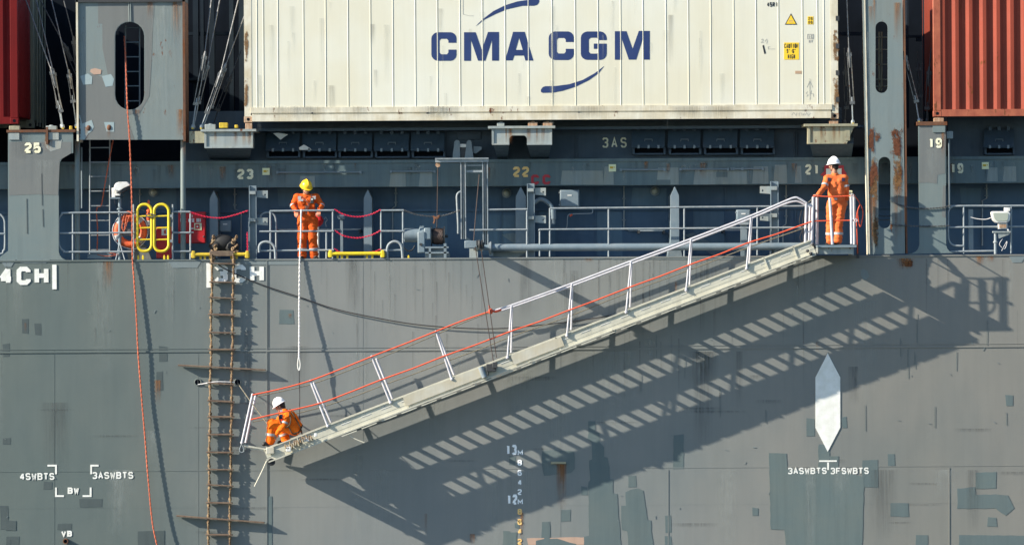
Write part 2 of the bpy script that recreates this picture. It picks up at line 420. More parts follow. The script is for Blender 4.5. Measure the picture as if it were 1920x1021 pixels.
# ------------------------------------------------------------------ lettering
G = {
 '0': [[(1,0),(0,1),(0,5),(1,6),(3,6),(4,5),(4,1),(3,0),(1,0)]],
 '1': [[(2.5,0),(2.5,6)],[(1.4,5.0),(2.5,5.8)]],
 '2': [[(0,4.7),(0,5.2),(.9,6),(3.1,6),(4,5.1),(4,4.1),(3.4,3.3),(.6,1.6),(0,.8),(0,.2)],[(0,0),(4.1,0)]],
 '3': [[(0,5.1),(.9,6),(3.1,6),(4,5.2),(4,4),(3.3,3.1),(4,2.2),(4,.9),(3.1,0),(.9,0),(0,.9)],[(1.7,3.1),(3.2,3.1)]],
 '4': [[(3,0),(3,6)],[(2.8,5.8),(.1,1.9)],[(0,1.7),(4.2,1.7)]],
 '5': [[(3.9,6),(.2,6),(0,3.3),(.9,3.6),(3.1,3.6),(4,2.8),(4,.9),(3.1,0),(.9,0),(0,.9)]],
 '6': [[(4,5.1),(3.1,6),(.9,6),(0,5.1),(0,.9),(.9,0),(3.1,0),(4,.9),(4,2.6),(3.1,3.4),(0,3.4)]],
 '7': [[(0,6),(4,6),(1.5,0)]],
 '8': [[(.9,3.2),(0,4),(0,5.2),(.9,6),(3.1,6),(4,5.2),(4,4),(3.1,3.2),(4,2.4),(4,.9),(3.1,0),(.9,0),(0,.9),(0,2.4),(.9,3.2)],[(.9,3.2),(3.1,3.2)]],
 '9': [[(0,.9),(.9,0),(3.1,0),(4,.9),(4,5.1),(3.1,6),(.9,6),(0,5.1),(0,3.4),(.9,2.6),(4,2.6)]],
 'A': [[(0,0),(2,6),(4,0)],[(.75,1.9),(3.25,1.9)]],
 'B': [[(0,0),(0,6),(3,6),(3.9,5.2),(3.9,4),(3.1,3.2),(4,2.3),(4,.8),(3.1,0),(0,0)],[(0,3.2),(3.1,3.2)]],
 'C': [[(4,4.6),(4,5.1),(3.1,6),(.9,6),(0,5.1),(0,.9),(.9,0),(3.1,0),(4,.9),(4,1.5)]],
 'E': [[(4,6),(0,6),(0,0),(4,0)],[(0,3.1),(3.2,3.1)]],
 'F': [[(4,6),(0,6),(0,0)],[(0,3.1),(3.2,3.1)]],
 'G': [[(4,5.1),(3.1,6),(.9,6),(0,5.1),(0,.9),(.9,0),(3.1,0),(4,.9),(4,2.8),(2.3,2.8)]],
 'H': [[(0,0),(0,6)],[(4,0),(4,6)],[(0,3.05),(4,3.05)]],
 'I': [[(2,0),(2,6)]],
 'L': [[(0,6),(0,0),(4,0)]],
 'M': [[(0,0),(0,6),(2,2.2),(4,6),(4,0)]],
 'N': [[(0,0),(0,6),(4,0),(4,6)]],
 'O': [[(1,0),(0,1),(0,5),(1,6),(3,6),(4,5),(4,1),(3,0),(1,0)]],
 'R': [[(0,0),(0,6),(3,6),(4,5.2),(4,3.7),(3.1,2.9),(0,2.9)],[(2.2,2.9),(4,0)]],
 'S': [[(4,4.9),(3.1,6),(.9,6),(0,5.1),(0,4),(.9,3.2),(3.1,3),(4,2.2),(4,.9),(3.1,0),(.9,0),(0,1.1)]],
 'T': [[(0,6),(4,6)],[(2,6),(2,0)]],
 'U': [[(0,6),(0,.9),(.9,0),(3.1,0),(4,.9),(4,6)]],
 'V': [[(0,6),(2,0),(4,6)]],
 'W': [[(0,6),(.9,0),(2,4.2),(3.1,0),(4,6)]],
 'X': [[(0,0),(4,6)],[(0,6),(4,0)]],
 '|': [[(2,-1.3),(2,6.6)]],
 "'": [[(2,6),(2,4.6)]], '"': [[(1.2,6),(1.2,4.6)],[(2.8,6),(2.8,4.6)]], '-': [[(.6,3),(3.4,3)]],
}
def text(mb, s, x0, y0, x1, y1, y, t, thick=.012, m=0, gap=.28):
    """block lettering filling the pixel box (y1 = baseline); t = stroke width in px; y = surface depth"""
    n = len(s); cw = (x1-x0)/(n+(n-1)*gap); k = S(y); o = P(x0, y1, y); j = 0
    h = (y1-y0)*k
    for i, ch in enumerate(s):
        if ch == ' ': continue
        ox = o.x + i*cw*(1+gap)*k
        for st in G[ch]:
            iw = (cw-t)*k; ih = h-t*k
            pts = [(ox + t*k/2 + a/4*iw, o.z + t*k/2 + b/6*ih) for a, b in st]
            mb.ribbon(pts, t*k, y-thick-.0007*(j % 4), y+.004, m); j += 1
    return mb
# ------------------------------------------------------------------ sea
wm = MB(); zw = P(960, 1021).z - 5.3
wm.v = [Vector((-1500,-900,zw)), Vector((1500,-900,zw)), Vector((1500,900,zw)), Vector((-1500,900,zw))]; wm.face((0,1,2,3))
o = wm.build('water', M['water']); o['kind'] = 'structure'
# ------------------------------------------------------------------ the ship
ship = thing('container_ship', 'grey steel side and deck of the container ship that fills the picture', 'ship', (0,0,0))
ZD = P(960, 482.5).z        # deck edge height
XE = 21.0
def zb(py, y=0.0): return P(960, py, y).z
h = MB()
h.box((0, 1.0, (ZD+zw-1)/2), (2*XE, 2.0, ZD-zw+1))
h.box((0, -.004, ZD-.012), (2*XE, .03, .03))
PN = [0]
def patch(poly, m, jit=1.0, y=-.003):
    out = []; PN[0] += 1; y -= .00009*(PN[0] % 60)
    for i in range(len(poly)):
        a = Vector(poly[i]); b = Vector(poly[(i+1) % len(poly)]); n = max(1, int((b-a).length/9))
        for k in range(n):
            p = a.lerp(b, k/n); out.append((p.x+random.uniform(-jit, jit)*.6, p.y+random.uniform(-jit, jit)*.6))
    h.prism(out, y, .01, m=m)
def rp(x0, y0, x1, y1, m=1, y=-.003):
    if x0 < 420: m = 5
    patch([(x0,y0),(x1,y0+random.uniform(-2,2)),(x1+random.uniform(-1,2),y1),(x0+random.uniform(-1,2),y1+random.uniform(-1,1))], m, .7, y)
for q in ((41,598,54,625),(64,606,77,628),(5,645,18,668),(298,648,314,677),(293,697,305,731),(0,947,15,991),(148,934,192,950),(5,821,20,833),
          (82,902,98,916),(108,981,134,992),(12,1005,36,1024),(524,580,550,607),(1090,911,1101,927),(955,854,967,871),
          (1178,891,1192,912),(1247,966,1258,997),(1246,1004,1258,1021),(1263,815,1282,878),(1052,955,1070,976),(1016,978,1031,1010),(965,980,974,990),
          (1512,783,1527,817),(1578,782,1587,801),(1617,862,1646,913),(1664,850,1677,872),(1669,942,1703,968),(1717,1002,1740,1024),(1852,968,1868,986),
          (1410,950,1422,966),(12,1010,20,1021),(1535,832,1556,870),(1885,740,1899,760)):
    rp(*q)
rp(11, 975, 30, 994, 1, -.0045)
rp(1798,1002,1925,1030); rp(1829,885,1868,915,2); patch([(1795,915),(1829,912),(1829,926),(1866,926),(1890,928),(1902,952),(1885,966),(1866,952),(1795,953)], 1)
patch([(1016,845),(1040,842),(1077,846),(1078,878),(1070,886),(1020,892),(1016,870)], 1)
patch([(800+x/3.91, 760+y_/3.91) for x, y_ in ((1185,110),(1235,110),(1240,190),(1265,200),(1270,270),(1300,300),(1300,375),(1325,380),(1340,450),(1345,535),(1365,540),(1365,640),(1395,645),(1425,1040),(1150,1040),(1155,960),(1190,950),(1185,560),(1200,540),(1190,400),(1215,390),(1210,270),(1180,240),(1185,200))], 1)
patch([(800+x/3.91, 760+y_/3.91) for x, y_ in ((1455,630),(1500,615),(1550,605),(1585,620),(1620,835),(1645,840),(1650,950),(1665,1040),(1480,1040),(1470,920),(1430,910),(1425,735),(1460,730))], 1)
patch([(800+x/3.91, 760+y_/3.91) for x, y_ in ((560,915),(605,920),(610,925),(660,925),(660,1040),(555,1040),(560,960))], 2)
patch([(800+x/3.91, 760+y_/3.91) for x, y_ in ((845,850),(890,850),(905,870),(905,975),(960,970),(1050,1000),(1100,1012),(1100,1040),(800,1040),(800,990),(860,975))], 1)
patch([(1400+x/2.679, 640+y_/2.679) for x, y_ in ((112,560),(200,560),(205,640),(360,650),(360,520),(415,515),(415,575),(462,575),(462,645),(590,680),(580,1040),(200,1040),(190,945),(120,940))], 2)
patch([(988,1008),(1100,1006),(1096,1020),(990,1021)], 3, y=-.0022)
patch([(1613,507),(1619,504),(1626,508),(1630,517),(1625,524),(1618,524),(1614,515)], 4)
rp(500,930,510,1021,1); rp(258,995,308,1030,1)
for q in ((0,486.5,30,500),(30,486.5,95,493),(315,489,378,502),(452,489,565,496),(1005,483,1140,486),(1140,482,1500,486),(1890,478,1925,492)): patch([(q[0],q[1]),(q[2],q[1]-.2),(q[2]-9,q[3]),(q[0]+9,q[3])], 4)
# seams
b2 = lambda px: P(px, 0).x
for py, r in ((656.5,.016),(651.5,.007)): h.box((0, 0, zb(py-2)), (2*XE, .034 if r > .01 else .018, r*2))
h.box((0, 0, zb(878)), (2*XE, .010, .014)); h.box((0,0,zb(947)), (2*XE, .004, .008))
def vseam(px, y0, y1, wd=.010, d=.016):
    a = P(px, y0); b = P(px, y1); h.bar(a, b, wd, d)
vseam(500.5, 488, 1100, .018, .030); vseam(504, 488, 1100, .008, .012); vseam(1780, 876, 1100, .014, .02); vseam(372, 660, 1100, .006, .006)
vseam(680.5, 490, 880, .006, .006); vseam(1051, 640, 1021, .006, .006); vseam(102, 657, 1021, .008, .007); vseam(1253, 880, 1100, .014, .016); vseam(1372, 570, 760, .006,.006)
# stains and runs
for q in ((258,-1,0,0,0),): pass
runs = [(192,490,213,545,6),(1686,484,1716,505,6),(1690,488,1712,500,9),(1828,480,1846,500,6),(1850,480,1864,492,6),(289,712,302,760,6),(1265,528,1270,560,6),(974,960,982,1021,6),(1042,868,1064,960,6),
        (1048,870,1058,905,6),(796,962,801,1000,6),(880,1000,892,1021,6),(1096,483,1112,492,6),(45,605,50,622,6),(540,588,548,598,6),(1530,640,1536,660,6)]
for x0,y0,x1,y1,m in runs: h.decal(x0,y0,x1,y1,-.008-random.random()*.001,m)
h.decal(1680,484,1712,506,-.0095,6)
for i in range(120):     # dribbles of dirt below the deck edge
    x = random.choice((random.uniform(660,905), random.uniform(1000,1500), random.uniform(0,1920), random.uniform(1050,1350)))
    y0 = 485 if random.random() < .6 else random.uniform(490, 640)
    h.decal(x, y0, x+random.uniform(1.5,3.5), y0+random.uniform(25,150), -.0072-random.random()*.0006, 7)
for i in range(46):     # broad faint runs
    x = random.uniform(-40,1900); y0 = random.choice((486, 658, 880, random.uniform(500,950)))
    h.decal(x, y0, x+random.uniform(14,60), y0+random.uniform(60,240), -.0064-random.random()*.0006, random.choice((7,8,8)))
for i in range(26):     # scuffs
    x = random.uniform(0,1920); y0 = random.uniform(700,1000); h.decal(x, y0, x+random.uniform(30,130), y0+random.uniform(3,9), -.0060-random.random()*.0002, 7)
for i in range(60):      # white nicks
    p = P(random.uniform(0,1920), random.uniform(500,1000), -.009); a = random.uniform(0,3.1); l = random.uniform(.01,.04)
    h.bar(p-Vector((math.cos(a)*l,0,math.sin(a)*l)), p+Vector((math.cos(a)*l,0,math.sin(a)*l)), random.uniform(.006,.014), .004, 4)
for i in range(16):      # thin dark scratches
    x = random.uniform(1200,1900); y0 = random.uniform(560,800)
    h.bar(P(x,y0,-.009), P(x+random.uniform(-1,1),y0+random.uniform(20,60),-.009), .008, .003, 1)
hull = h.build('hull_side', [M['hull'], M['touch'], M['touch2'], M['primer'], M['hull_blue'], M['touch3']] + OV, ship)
# rust ledge bracket and pipe stub and fairlead eyes
mb = MB().pbox(1033,865,1061,869,-.06,.01); mb.build('welded_ledge', M['pedestal_y'], ship, .004)
mb = MB().lathe(P(124,1013,.02), (0,-1,0), [(0,.055),(.14,.055),(.14,.038),(.02,.036)], 18); mb.build('overflow_pipe', M['rustbrown'], ship)
mb = MB().lathe(P(124,1013,-.10), (0,-1,0), [(0,.034),(.004,.034)], 16); mb.build('pipe_bore', M['black'], ship)
for x in (371, 445.5):
    mb = MB(); mb.tube([P(x+6.2*math.cos(a), 716+6.2*math.sin(a), -.012) for a in [2*math.pi*k/18 for k in range(18)]], .012, 6, closed=True)
    e = mb.build('eye_recess', M['hull'], ship)
    MB().lathe(P(x,716,-.002), (0,-1,0), [(0,.056),(.006,.056)], 18).build('eye_opening', M['black'], e)
    MB().bar(P(x,711,-.02), P(x,721,-.02), .014, .014).build('eye_pin', M['dark'], e)
def marking(specs, mat=M['white_letter'], y=0.0, name='painted_marking', thick=.012):
    mb = MB()
    for s_ in specs:
        text(mb, s_[0], *s_[1:5], y, s_[5], .012 if s_[5] > 4 else .009, gap=.28 if s_[5] > 4 else .2)
    return mb.build(name, mat, ship)
marking([('4CH',-2,500,91,534,8.5)]); 
mb = MB().pbox(98,496,106,542,-.016,.004); mb.build('painted_marking', M['white_letter'], ship)
mb = MB().pbox(387,493,395,539,-.016,.004); mb.build('painted_marking', M['white_letter'], ship)
marking([('3CH',401,496,495,530,8.5)])
marking([('4SWBTS',37,886,102,899,2.5)]); marking([('3ASWBTS',173,884,250,897,2.5)]); marking([('BW',127,913,148,925,3.0)]); marking([('VB',115,994,135,1005,3.0)])
mb = MB(); k = S()
for pts in (((89,872),(105,872),(105,888)), ((185,872),(171,872),(171,888)), ((105,913),(105,929),(120,929)), ((155,929),(170,929),(170,913))):
    MB().ribbon([(P(x,y_).x, P(x,y_).z) for x, y_ in pts], 3.4*k, -.008, .003).build('corner_marking', M['white_letter'], ship)
marking([('3ASWBTS',1477,876,1550,888,2.3)]); marking([('3FSWBTS',1557,876,1629,888,2.3)])
mb = MB().pbox(1536,862,1569,865,-.012,.004).pbox(1551,866,1554.5,880,-.011,.004); mb.build('painted_marking', M['white_letter'], ship)
mb = MB().prism([(1552,662),(1575.5,707),(1575.5,801),(1552,846),(1529,801),(1529,707)], -.013, .004); mb.build('hexagonal_marking', M['white_letter'], ship)
marking([('13',948,833,969,852,4.2)], M['draft']); marking([('12',950,926,970,945,4.2)], M['draft'])
for ch, y0 in (('M',843),('8',861),('6',880),('4',898),('2',916),('M',935),('8',953),('6',972),('4',990),('2',1009)):
    if ch == 'M': marking([(ch,970.5,y0,980.5,y0+10,2.3)], M['draft'])
    else: marking([(ch,970.5,y0,978.5,y0+11,2.5)], M['draft'] if y0 < 950 else M['rust_letter'])
# deck, wall, beam, recess
YB, YW, YR = .93, 1.85, 1.40
mb = MB().box((0, 3.9, ZD-.05), (2*XE, 4.1, .06)); mb.build('deck', M['fitting'], ship)
wl = MB(); zt = zb(347, YW)
wl.box((0, YW+.06, (ZD+zt)/2), (2*XE, .12, zt-ZD+.3))
for px in (938,1116,1360,1490,1840): wl.pbox(px, 350, px+2.5, 480, YW-.03, YW)
wl.box((0, YW-.04, zb(393, YW)), (2*XE, .09, .05))
rw = random.Random(3)
for (a,b_,c,d) in ((350,375,1,0),): pass
for x0,y0,x1,y1 in ((1120,385,1170,440),(880,395,965,480),(1090,372,1180,386),(640,360,680,385),(250,372,380,392),(1180,400,1250,470)): pass
for x0,y0,x1,y1 in ((1120,396,1166,480),(890,402,966,478),(1186,352,1250,386),(1010,396,1040,480),(520,352,600,388),(718,398,838,482),(1300,396,1358,476),(250,352,330,392),(1800,352,1840,384)):
    wl.prism([(x0,y0),(x1,y0+1),(x1+random.uniform(-2,2),y1),(x0+random.uniform(-3,3),y1-1)], YW-.004-random.random()*.002, YW+.01, m=2)
for q in ([(1284,440),(1300,436),(1345,462),(1356,480),(1338,480)],[(940,440),(962,436),(985,448),(985,470)]): wl.prism(q, YW-.007, YW+.01, m=3)  # slanting patches of sunlight painted on the wall
wl.build('deck_wall', [M['wall'], M['o_pale'], M['wall_pale'], M['wall_sun']], ship)
bm_ = MB(); z0 = zb(348.5, YB); z1 = zb(298.5, YB)
bm_.box((0, YB+.5, (z0+z1)/2), (2*XE, 1.0, z1-z0), 0)
bm_.box((0, YB-.005, z1-.03), (2*XE, .05, .06), 0)
def bpatch(x0,y0,x1,y1): bm_.prism([(x0+3,y0),(x1,y0),(x1+1,y1),(x0,y1)], YB-.004, YB+.01, m=1)
for q in ((1051,320,1130,346),(1131,312,1150,346),(1231,314,1272,346),(1300,318,1345,346),(1345,320,1400,345),(1410,312,1440,344),(1450,309,1475,344),(1490,311,1502,343),(785,322,810,350),(730,320,760,350),(560,330,590,351),(1850,314,1870,340),(1880,312,1905,340)): bpatch(*q)
bm_.prism([(1230,337),(1257,337),(1257,346),(1230,346)], YB-.007, YB+.01, m=2)
bm_.prism([(1343,322),(1364,322),(1364,332),(1343,332)], YB-.007, YB+.01, m=2)
for i in range(110):
    x = random.uniform(110,1920); y0 = random.uniform(301,318)
    bm_.decal(x, y0, x+random.uniform(3,16), y0+random.uniform(12,36), YB-.010-random.random()*.001, random.choice((4,4,4,5,5,5,3)))
beam = bm_.build('longitudinal_beam', [M['beam'], M['beam_pale'], M['touch'], *OV], ship)
for x0, x1 in ((520,676),(733,815),(1164,1246),(1276,1365),(1372,1430),(1375,1392)):
    yy = 323 - (x0-520)*.0075
    mb = MB().tube([P(x0,yy,YB-.05), P(x1,yy-.3,YB-.05)], .018, 6)
    mb.pbox(x0-2,yy-2.5,x0+2,yy+2.5,YB-.07,YB); mb.pbox(x1-2,yy-2.5,x1+2,yy+2.5,YB-.07,YB); mb.build('lashing_bar', M['fitting'], beam)
mb = MB(); text(mb,'23',445,317,475,336,YB,4.6,.012); mb.build('number_marking', M['cream_letter'], beam)
mb = MB(); text(mb,'22',962,312.5,992,332,YB,4.6,.012); mb.build('number_marking', M['rust_letter'], beam)
mb = MB(); text(mb,'CC',996,327.5,1032,346,YB,4.8,.012,gap=.45); mb.build('letter_marking', M['red_letter'], beam)
mb = MB(); text(mb,'21',1510,308,1536,327.5,YB,4.4,.012); mb.build('number_marking', M['cream_letter'], beam)
mb = MB(); text(mb,'19',1781,306,1806,325,YB,4.4,.012); mb.build('number_marking', M['cream_letter'], beam)
# upper recess
rc = MB(); z2 = zb(205, YR)
rc.box((b2(960)+0, YR+.1, (z1+z2)/2), (b2(1625)-b2(372), .2, z2-z1), 0)
rc.box((b2(1960), YR+.1, (z1+z2)/2), (b2(2110)-b2(1768), .2, z2-z1), 0)
rc.pbox(372, 238, 1620, 243, YR-.55, YR)
for px in (838, 1079, 1083, 1488, 1492): rc.pbox(px, 248, px+2, 297, YR-.05, YR)
rc.pbox(1079,247,1120,296,YR-.02,YR)
rec = rc.build('hatch_coaming', M['recess'], ship)
bk = MB().box((0, 4.6, 1.2), (2*XE, .1, 9.5)); bk.build('gap_backing', M['black'], ship)  # backing sheet added to block the sky and keep the gaps dark
mb = MB(); text(mb,'3AS',1129,258,1175,277,YR,3.0,.02,gap=.5); mb.build('letter_marking', M['cream_letter'], rec)
# pedestals below the container corners
def pedestal(x0, x1, y0, y1, mat, notch=None, webs=True, cut=0):
    poly = [(x0,y0),(x1,y0),(x1-cut,y1),(x0,y1)]
    if notch:
        a, b_, yn = notch; poly = [(x0,y0),(x1,y0),(x1,y1),(b_,y1),(b_,yn+5),(b_-3,yn+1),(b_-6,yn),(a+6,yn),(a+3,yn+1),(a,yn+5),(a,y1),(x0,y1)]
    mb = MB().prism(poly, .04, .075); mb.pbox(x0-8,y0-4,x1+6,y0+.5,-.02,1.3)
    mb.pbox(x0-1,y0,x0+3,y1,.02,.5); mb.pbox(x1-3-cut,y0,x1-cut*.6,y1-cut*.4,.03,.5)
    if not notch: mb.pbox(x0,y1-2,x1-cut,y1+.5,.01,.5)
    else: mb.pbox(x0,y1-2,notch[0],y1+.5,.01,.5); mb.pbox(notch[1],y1-2,x1,y1+.5,.01,.5)
    for k in range(5):
        x = random.uniform(x0+4, x1-8); mb.decal(x,y0+1,x+random.uniform(4,10),y1-1,.036,1)
    p = mb.build('container_pedestal', [mat]+OV, ship)
    wb = MB()
    lo = 299
    for (a, b_) in ([(x0+2, x1-2)] if not notch else [(x0+2, notch[0]), (notch[1], x1-2)]):
        q = [P(a,y1,.10), P(b_,y1,.10), P(b_-4,lo,YR-.3), P(a+8,lo,YR-.3), P(a,y0,1.2), P(b_,y0,1.2)]
        i = len(wb.v); wb.v += q
        for f in ((0,1,2,3),(0,3,4),(1,5,2),(0,4,5,1),(3,2,5,4)): wb.face([i+t for t in f])
    wb.build('support_web', M['recess'], p)
    return p
pedestal(384,474,246,277,M['pedestal'])
pedestal(923,1035,240,271,M['pedestal'],(955,988,254))
pedestal(1516,1602,236,269,M['pedestal_y'],cut=14)
mb = MB().pbox(355,246,384,268,.06,.4); mb.build('stowage_bracket', M['pedestal_y'], ship)
# pillars flush with the hull
pl = MB(); 
pl.prism([(-8,487)]+[(15,470),(15,264),(15,247),(137,247),(137,287)]+[(137-27*math.sin(t), 315-28*math.cos(t)) for t in (0.15,.5,.9,1.25,1.5)]+[(110,450)]+[(126-16*math.cos(t), 470+17*math.sin(t)) for t in (.1,.5,.9,1.3,1.5)], 0, .06, m=0)
pl.prism([(17,266),(134,266),(134,287),(112,300),(109,366),(70,364),(17,366.5)], -.003, .01, m=1)
pl.pbox(12,243,140,248,-.03,.5,2); pl.pbox(17,249,36,262,-.02,.0,3); pl.pbox(86,238,90,270,-.05,.02,2); pl.pbox(91,243,110,262,-.02,.02,3)
pl.prism([(84,266),(100,263),(116,262),(114,278),(95,284),(86,276)], -.005,.0,m=3)
pl.decal(82,262,100,286,-.008,4); pl.decal(20,247,60,300,-.008,5); pl.decal(60,300,110,366,-.0075,6); pl.decal(84,252,96,270,-.0085,8)
for x,a,b_ in ((50,372,438),(78,325,385),(80,392,425)): pl.bar(P(x,a,-.006),P(x+1,b_,-.006),.008,.004,9)
pil = pl.build('bulwark_pillar', [M['pillar'],M['pillar_grey'],M['rustbrown'],M['pedestal']]+OV+[M['dark']], ship)
mb = MB(); text(mb,'25',46.5,267.5,76.5,287,0,4.8,.016); mb.build('number_marking', M['cream_letter'], pil)
pl = MB()
pl.prism([(1722,233),(1773.5,233),(1774,455)]+[(1790-16*math.cos(t), 458+16*math.sin(t)) for t in (.1,.5,.9,1.3,1.5)]+[(1702,476)]+[(1706+18*math.sin(t), 458+17*math.cos(t)) for t in (.3,.7,1.1,1.5)], 0, .06)
pl.prism([(1724,236),(1772,236),(1772,325),(1758,328),(1757,344),(1740,342),(1723,343)], -.003,.01,m=1)
pl.prism([(1768,348),(1773,348),(1773,408),(1766,406)], -.003,.01,m=1)
pl.pbox(1719,228,1776,235,-.03,.5,2); pl.pbox(1749,236,1772,248,-.025,0,0); pl.decal(1764,240,1774,300,-.008,4); pl.decal(1735,280,1762,340,-.0075,6)
pil2 = pl.build('bulwark_pillar', [M['pillar'],M['pillar_grey'],M['rustbrown'],M['pedestal']]+OV, ship)
mb = MB(); text(mb,'19',1740,259,1766,277.5,0,4.0,.012); mb.build('number_marking', M['cream_letter'], pil2)
# towers of the lashing bridge
def stadium(x0,y0,x1,y1,n=10):
    r = (x1-x0)/2; cx = (x0+x1)/2
    return [(cx-r*math.cos(math.pi*k/n), y0+r-r*math.sin(math.pi*k/n)) for k in range(n+1)] + [(cx+r*math.cos(math.pi*k/n), y1-r+r*math.sin(math.pi*k/n)) for k in range(n+1)]
YT = .05
tw = MB()
slot = stadium(216,41,270.5,206)
tw.prism([(143,4),(344,4),(346,262),(145,262)], YT, YT+.03, holes=[slot], m=0)
tw.prism([(184,4),(290,4),(286,60),(284,120),(280,180),(262,212),(236,216),(214,190),(204,150),(192,90),(192,45),(184,44)], YT-.003, YT+.01, holes=[stadium(215,40,271.5,207)], m=1)
tw.prism([(146,150),(175,138),(205,150),(214,190),(236,214),(252,262),(146,262)], YT-.002, YT+.01, holes=[], m=1)
for q in ([(150,143),(165,138),(173,144),(172,158),(156,159)],[(191,143),(208,139),(214,148),(211,161),(198,163)],[(146,214),(150,216),(154,232),(172,225),(176,238),(172,246),(166,250),(158,262),(146,262)],[(195,229),(214,229),(214,247),(200,247)]): tw.prism(q, YT-.006, YT+.01, m=2)
tw.prism([(170,130),(178,128),(190,131),(189,139),(176,140),(169,135)], YT-.0065, YT+.01, m=7)
tw.box((P(143,130).x+.02, YT+.4, P(143,130).z), (.04, .9, 2.9), 3)
tw.box((P(345,130).x-.0, YT+.4, P(345,130).z), (.05, .9, 2.9), 4)
tw.pbox(141,-10,347,4,YT-.05,YT+.8,5)
for x,y0,x1,y1,m in ((157,238,166,262,8),(200,238,208,262,8),(275,2,287,40,8),(320,2,340,90,8),(252,206,262,230,8),(270,10,340,260,10),(146,60,160,140,10),(330,205,345,262,8)): tw.decal(x,y0,x1,y1,YT-.009-random.random()*.001,m)
tw.decal(144,218,152,262,YT-.011,11)
for x,y in ((166,240),(204.5,239)): tw.ball(P(x,y,YT), (.05,.03,.06), 10, 6)
tw.tube([P(241.5,4,YT-.01),P(242.5,41,YT-.01)],.012,6,0); tw.tube([P(244.5,4,YT-.01),P(245.5,41,YT-.01)],.012,6,0)
tower = tw.build('lashing_bridge_tower', [M['tower'],M['pillar_grey'],M['pale_blue'],M['cream_dirty'],M['rustbrown'],M['dark'],M['rustbrown'],M['primer']]+OV, ship)
for x in (145,343.5):
    mb = MB().tube([P(x,262,.20),P(x,487,.20)],.055,14); mb.decal(x-5,262,x+5,300,.14,1); mb.build('tower_post', [M['pillar'] ,*OV], ship)
mb = MB().tube([P(153,276,.6),P(153.5,390,.6)],.016,8); mb.build('vent_pipe', M['fitting'], ship)
tw = MB()
tw.prism([(1617,-10),(1692,-10),(1697,475),(1627,477)], .02, .05, holes=[stadium(1641.5,40.5,1664.5,174.5),stadium(1647,294,1670,428)], m=0)
tw.bar(P(1619,-10,.3),P(1628,477,.3),.02,.6,1); tw.bar(P(1693,-10,.3),P(1698,475,.3),.03,.6,2)
tw.decal(1668,232,1694,300,.010,6); tw.decal(1672,235,1692,290,.009,6); tw.decal(1672,308,1693,345,.010,6); tw.decal(1674,290,1692,370,.0085,7); tw.decal(1626,236,1640,290,.010,6); tw.decal(1640,245,1652,270,.0095,6)
tw.decal(1628,290,1648,380,.010,7); tw.decal(1630,300,1646,350,.009,6); tw.decal(1672,345,1692,470,.0105,3); tw.decal(1628,370,1646,475,.0105,3); tw.decal(1628,12,1636,45,.010,3); tw.decal(1636,0,1642,60,.0105,3); tw.decal(1675,5,1690,80,.0103,3); tw.decal(1622,60,1632,240,.0101,5); tw.decal(1634,400,1648,470,.0092,7)
tw.build('lashing_bridge_tower', [M['tower'],M['cream_dirty'],M['rustbrown']]+OV, ship)
mb = MB()   # ladder inside the slot of the right tower
for x in (1648.5,1653): mb.tube([P(x,60,.5),P(x,170,.5)],.02,6)
for y in (70,93,121,149,162): mb.tube([P(1641,y,.45),P(1666,y,.45)],.010,6)
mb.build('tower_rungs', M['pedestal_y'], ship)
mb = MB()
for y in (345,405,412): mb.tube([P(1648,y,.6),P(1670,y,.6)],.010,6)
mb.build('tower_rungs', M['fitting'], ship)
mb = MB().tube([P(1779,252,.3),P(1780,390,.3)],.022,8); mb.build('sounding_pipe', M['fitting'], ship)
MB().pbox(1774.5,246,1787,260,.2,.34).build('pipe_head', M['pedestal'], ship, .01)
# lashing bridge frames between the bays, their shade painted in
mb = MB()
for px, wd in ((362,10),(376,6),(392,10),(430,8),(448,12)): mb.pbox(px,-20,px+wd,240,2.2,2.5)
mb.pbox(350,146,370,150,1.0,2.4); mb.pbox(350,60,458,66,2.3,2.5)
mb.build('lashing_bridge_frame', M['frame_shade'], ship)
mb = MB()
for px, wd in ((1700,4),(1732,5),(1742,6)): mb.pbox(px,-20,px+wd,240,2.0,2.2)
mb.pbox(1692,66,1728,70,1.0,1.2); mb.pbox(1719,71,1728,77,1.0,1.2); mb.pbox(1575,60,1617,66,1.6,1.8)
mb.build('lashing_bridge_frame', M['frame_shade'], ship)
# stiffeners
for x0,x1,yt,ys in ((393,408,357,373),(682,697,355,371),(967,986,350,368),(1258,1273,350,366)):
    c = (x0+x1)/2; a = zb(483)
    mb = MB().prism([(x0,ys),(c,yt),(x1,ys),(x1+.5,452 if x0 > 900 else 487),(x1+(7 if x0 > 900 else 0),484),(x0-(7 if x0 > 900 else 0),484),(x0,452 if x0>900 else 487)], 1.0 if x0 < 900 else .5, YW); mb.build('stiffener', M['fitting'], ship)
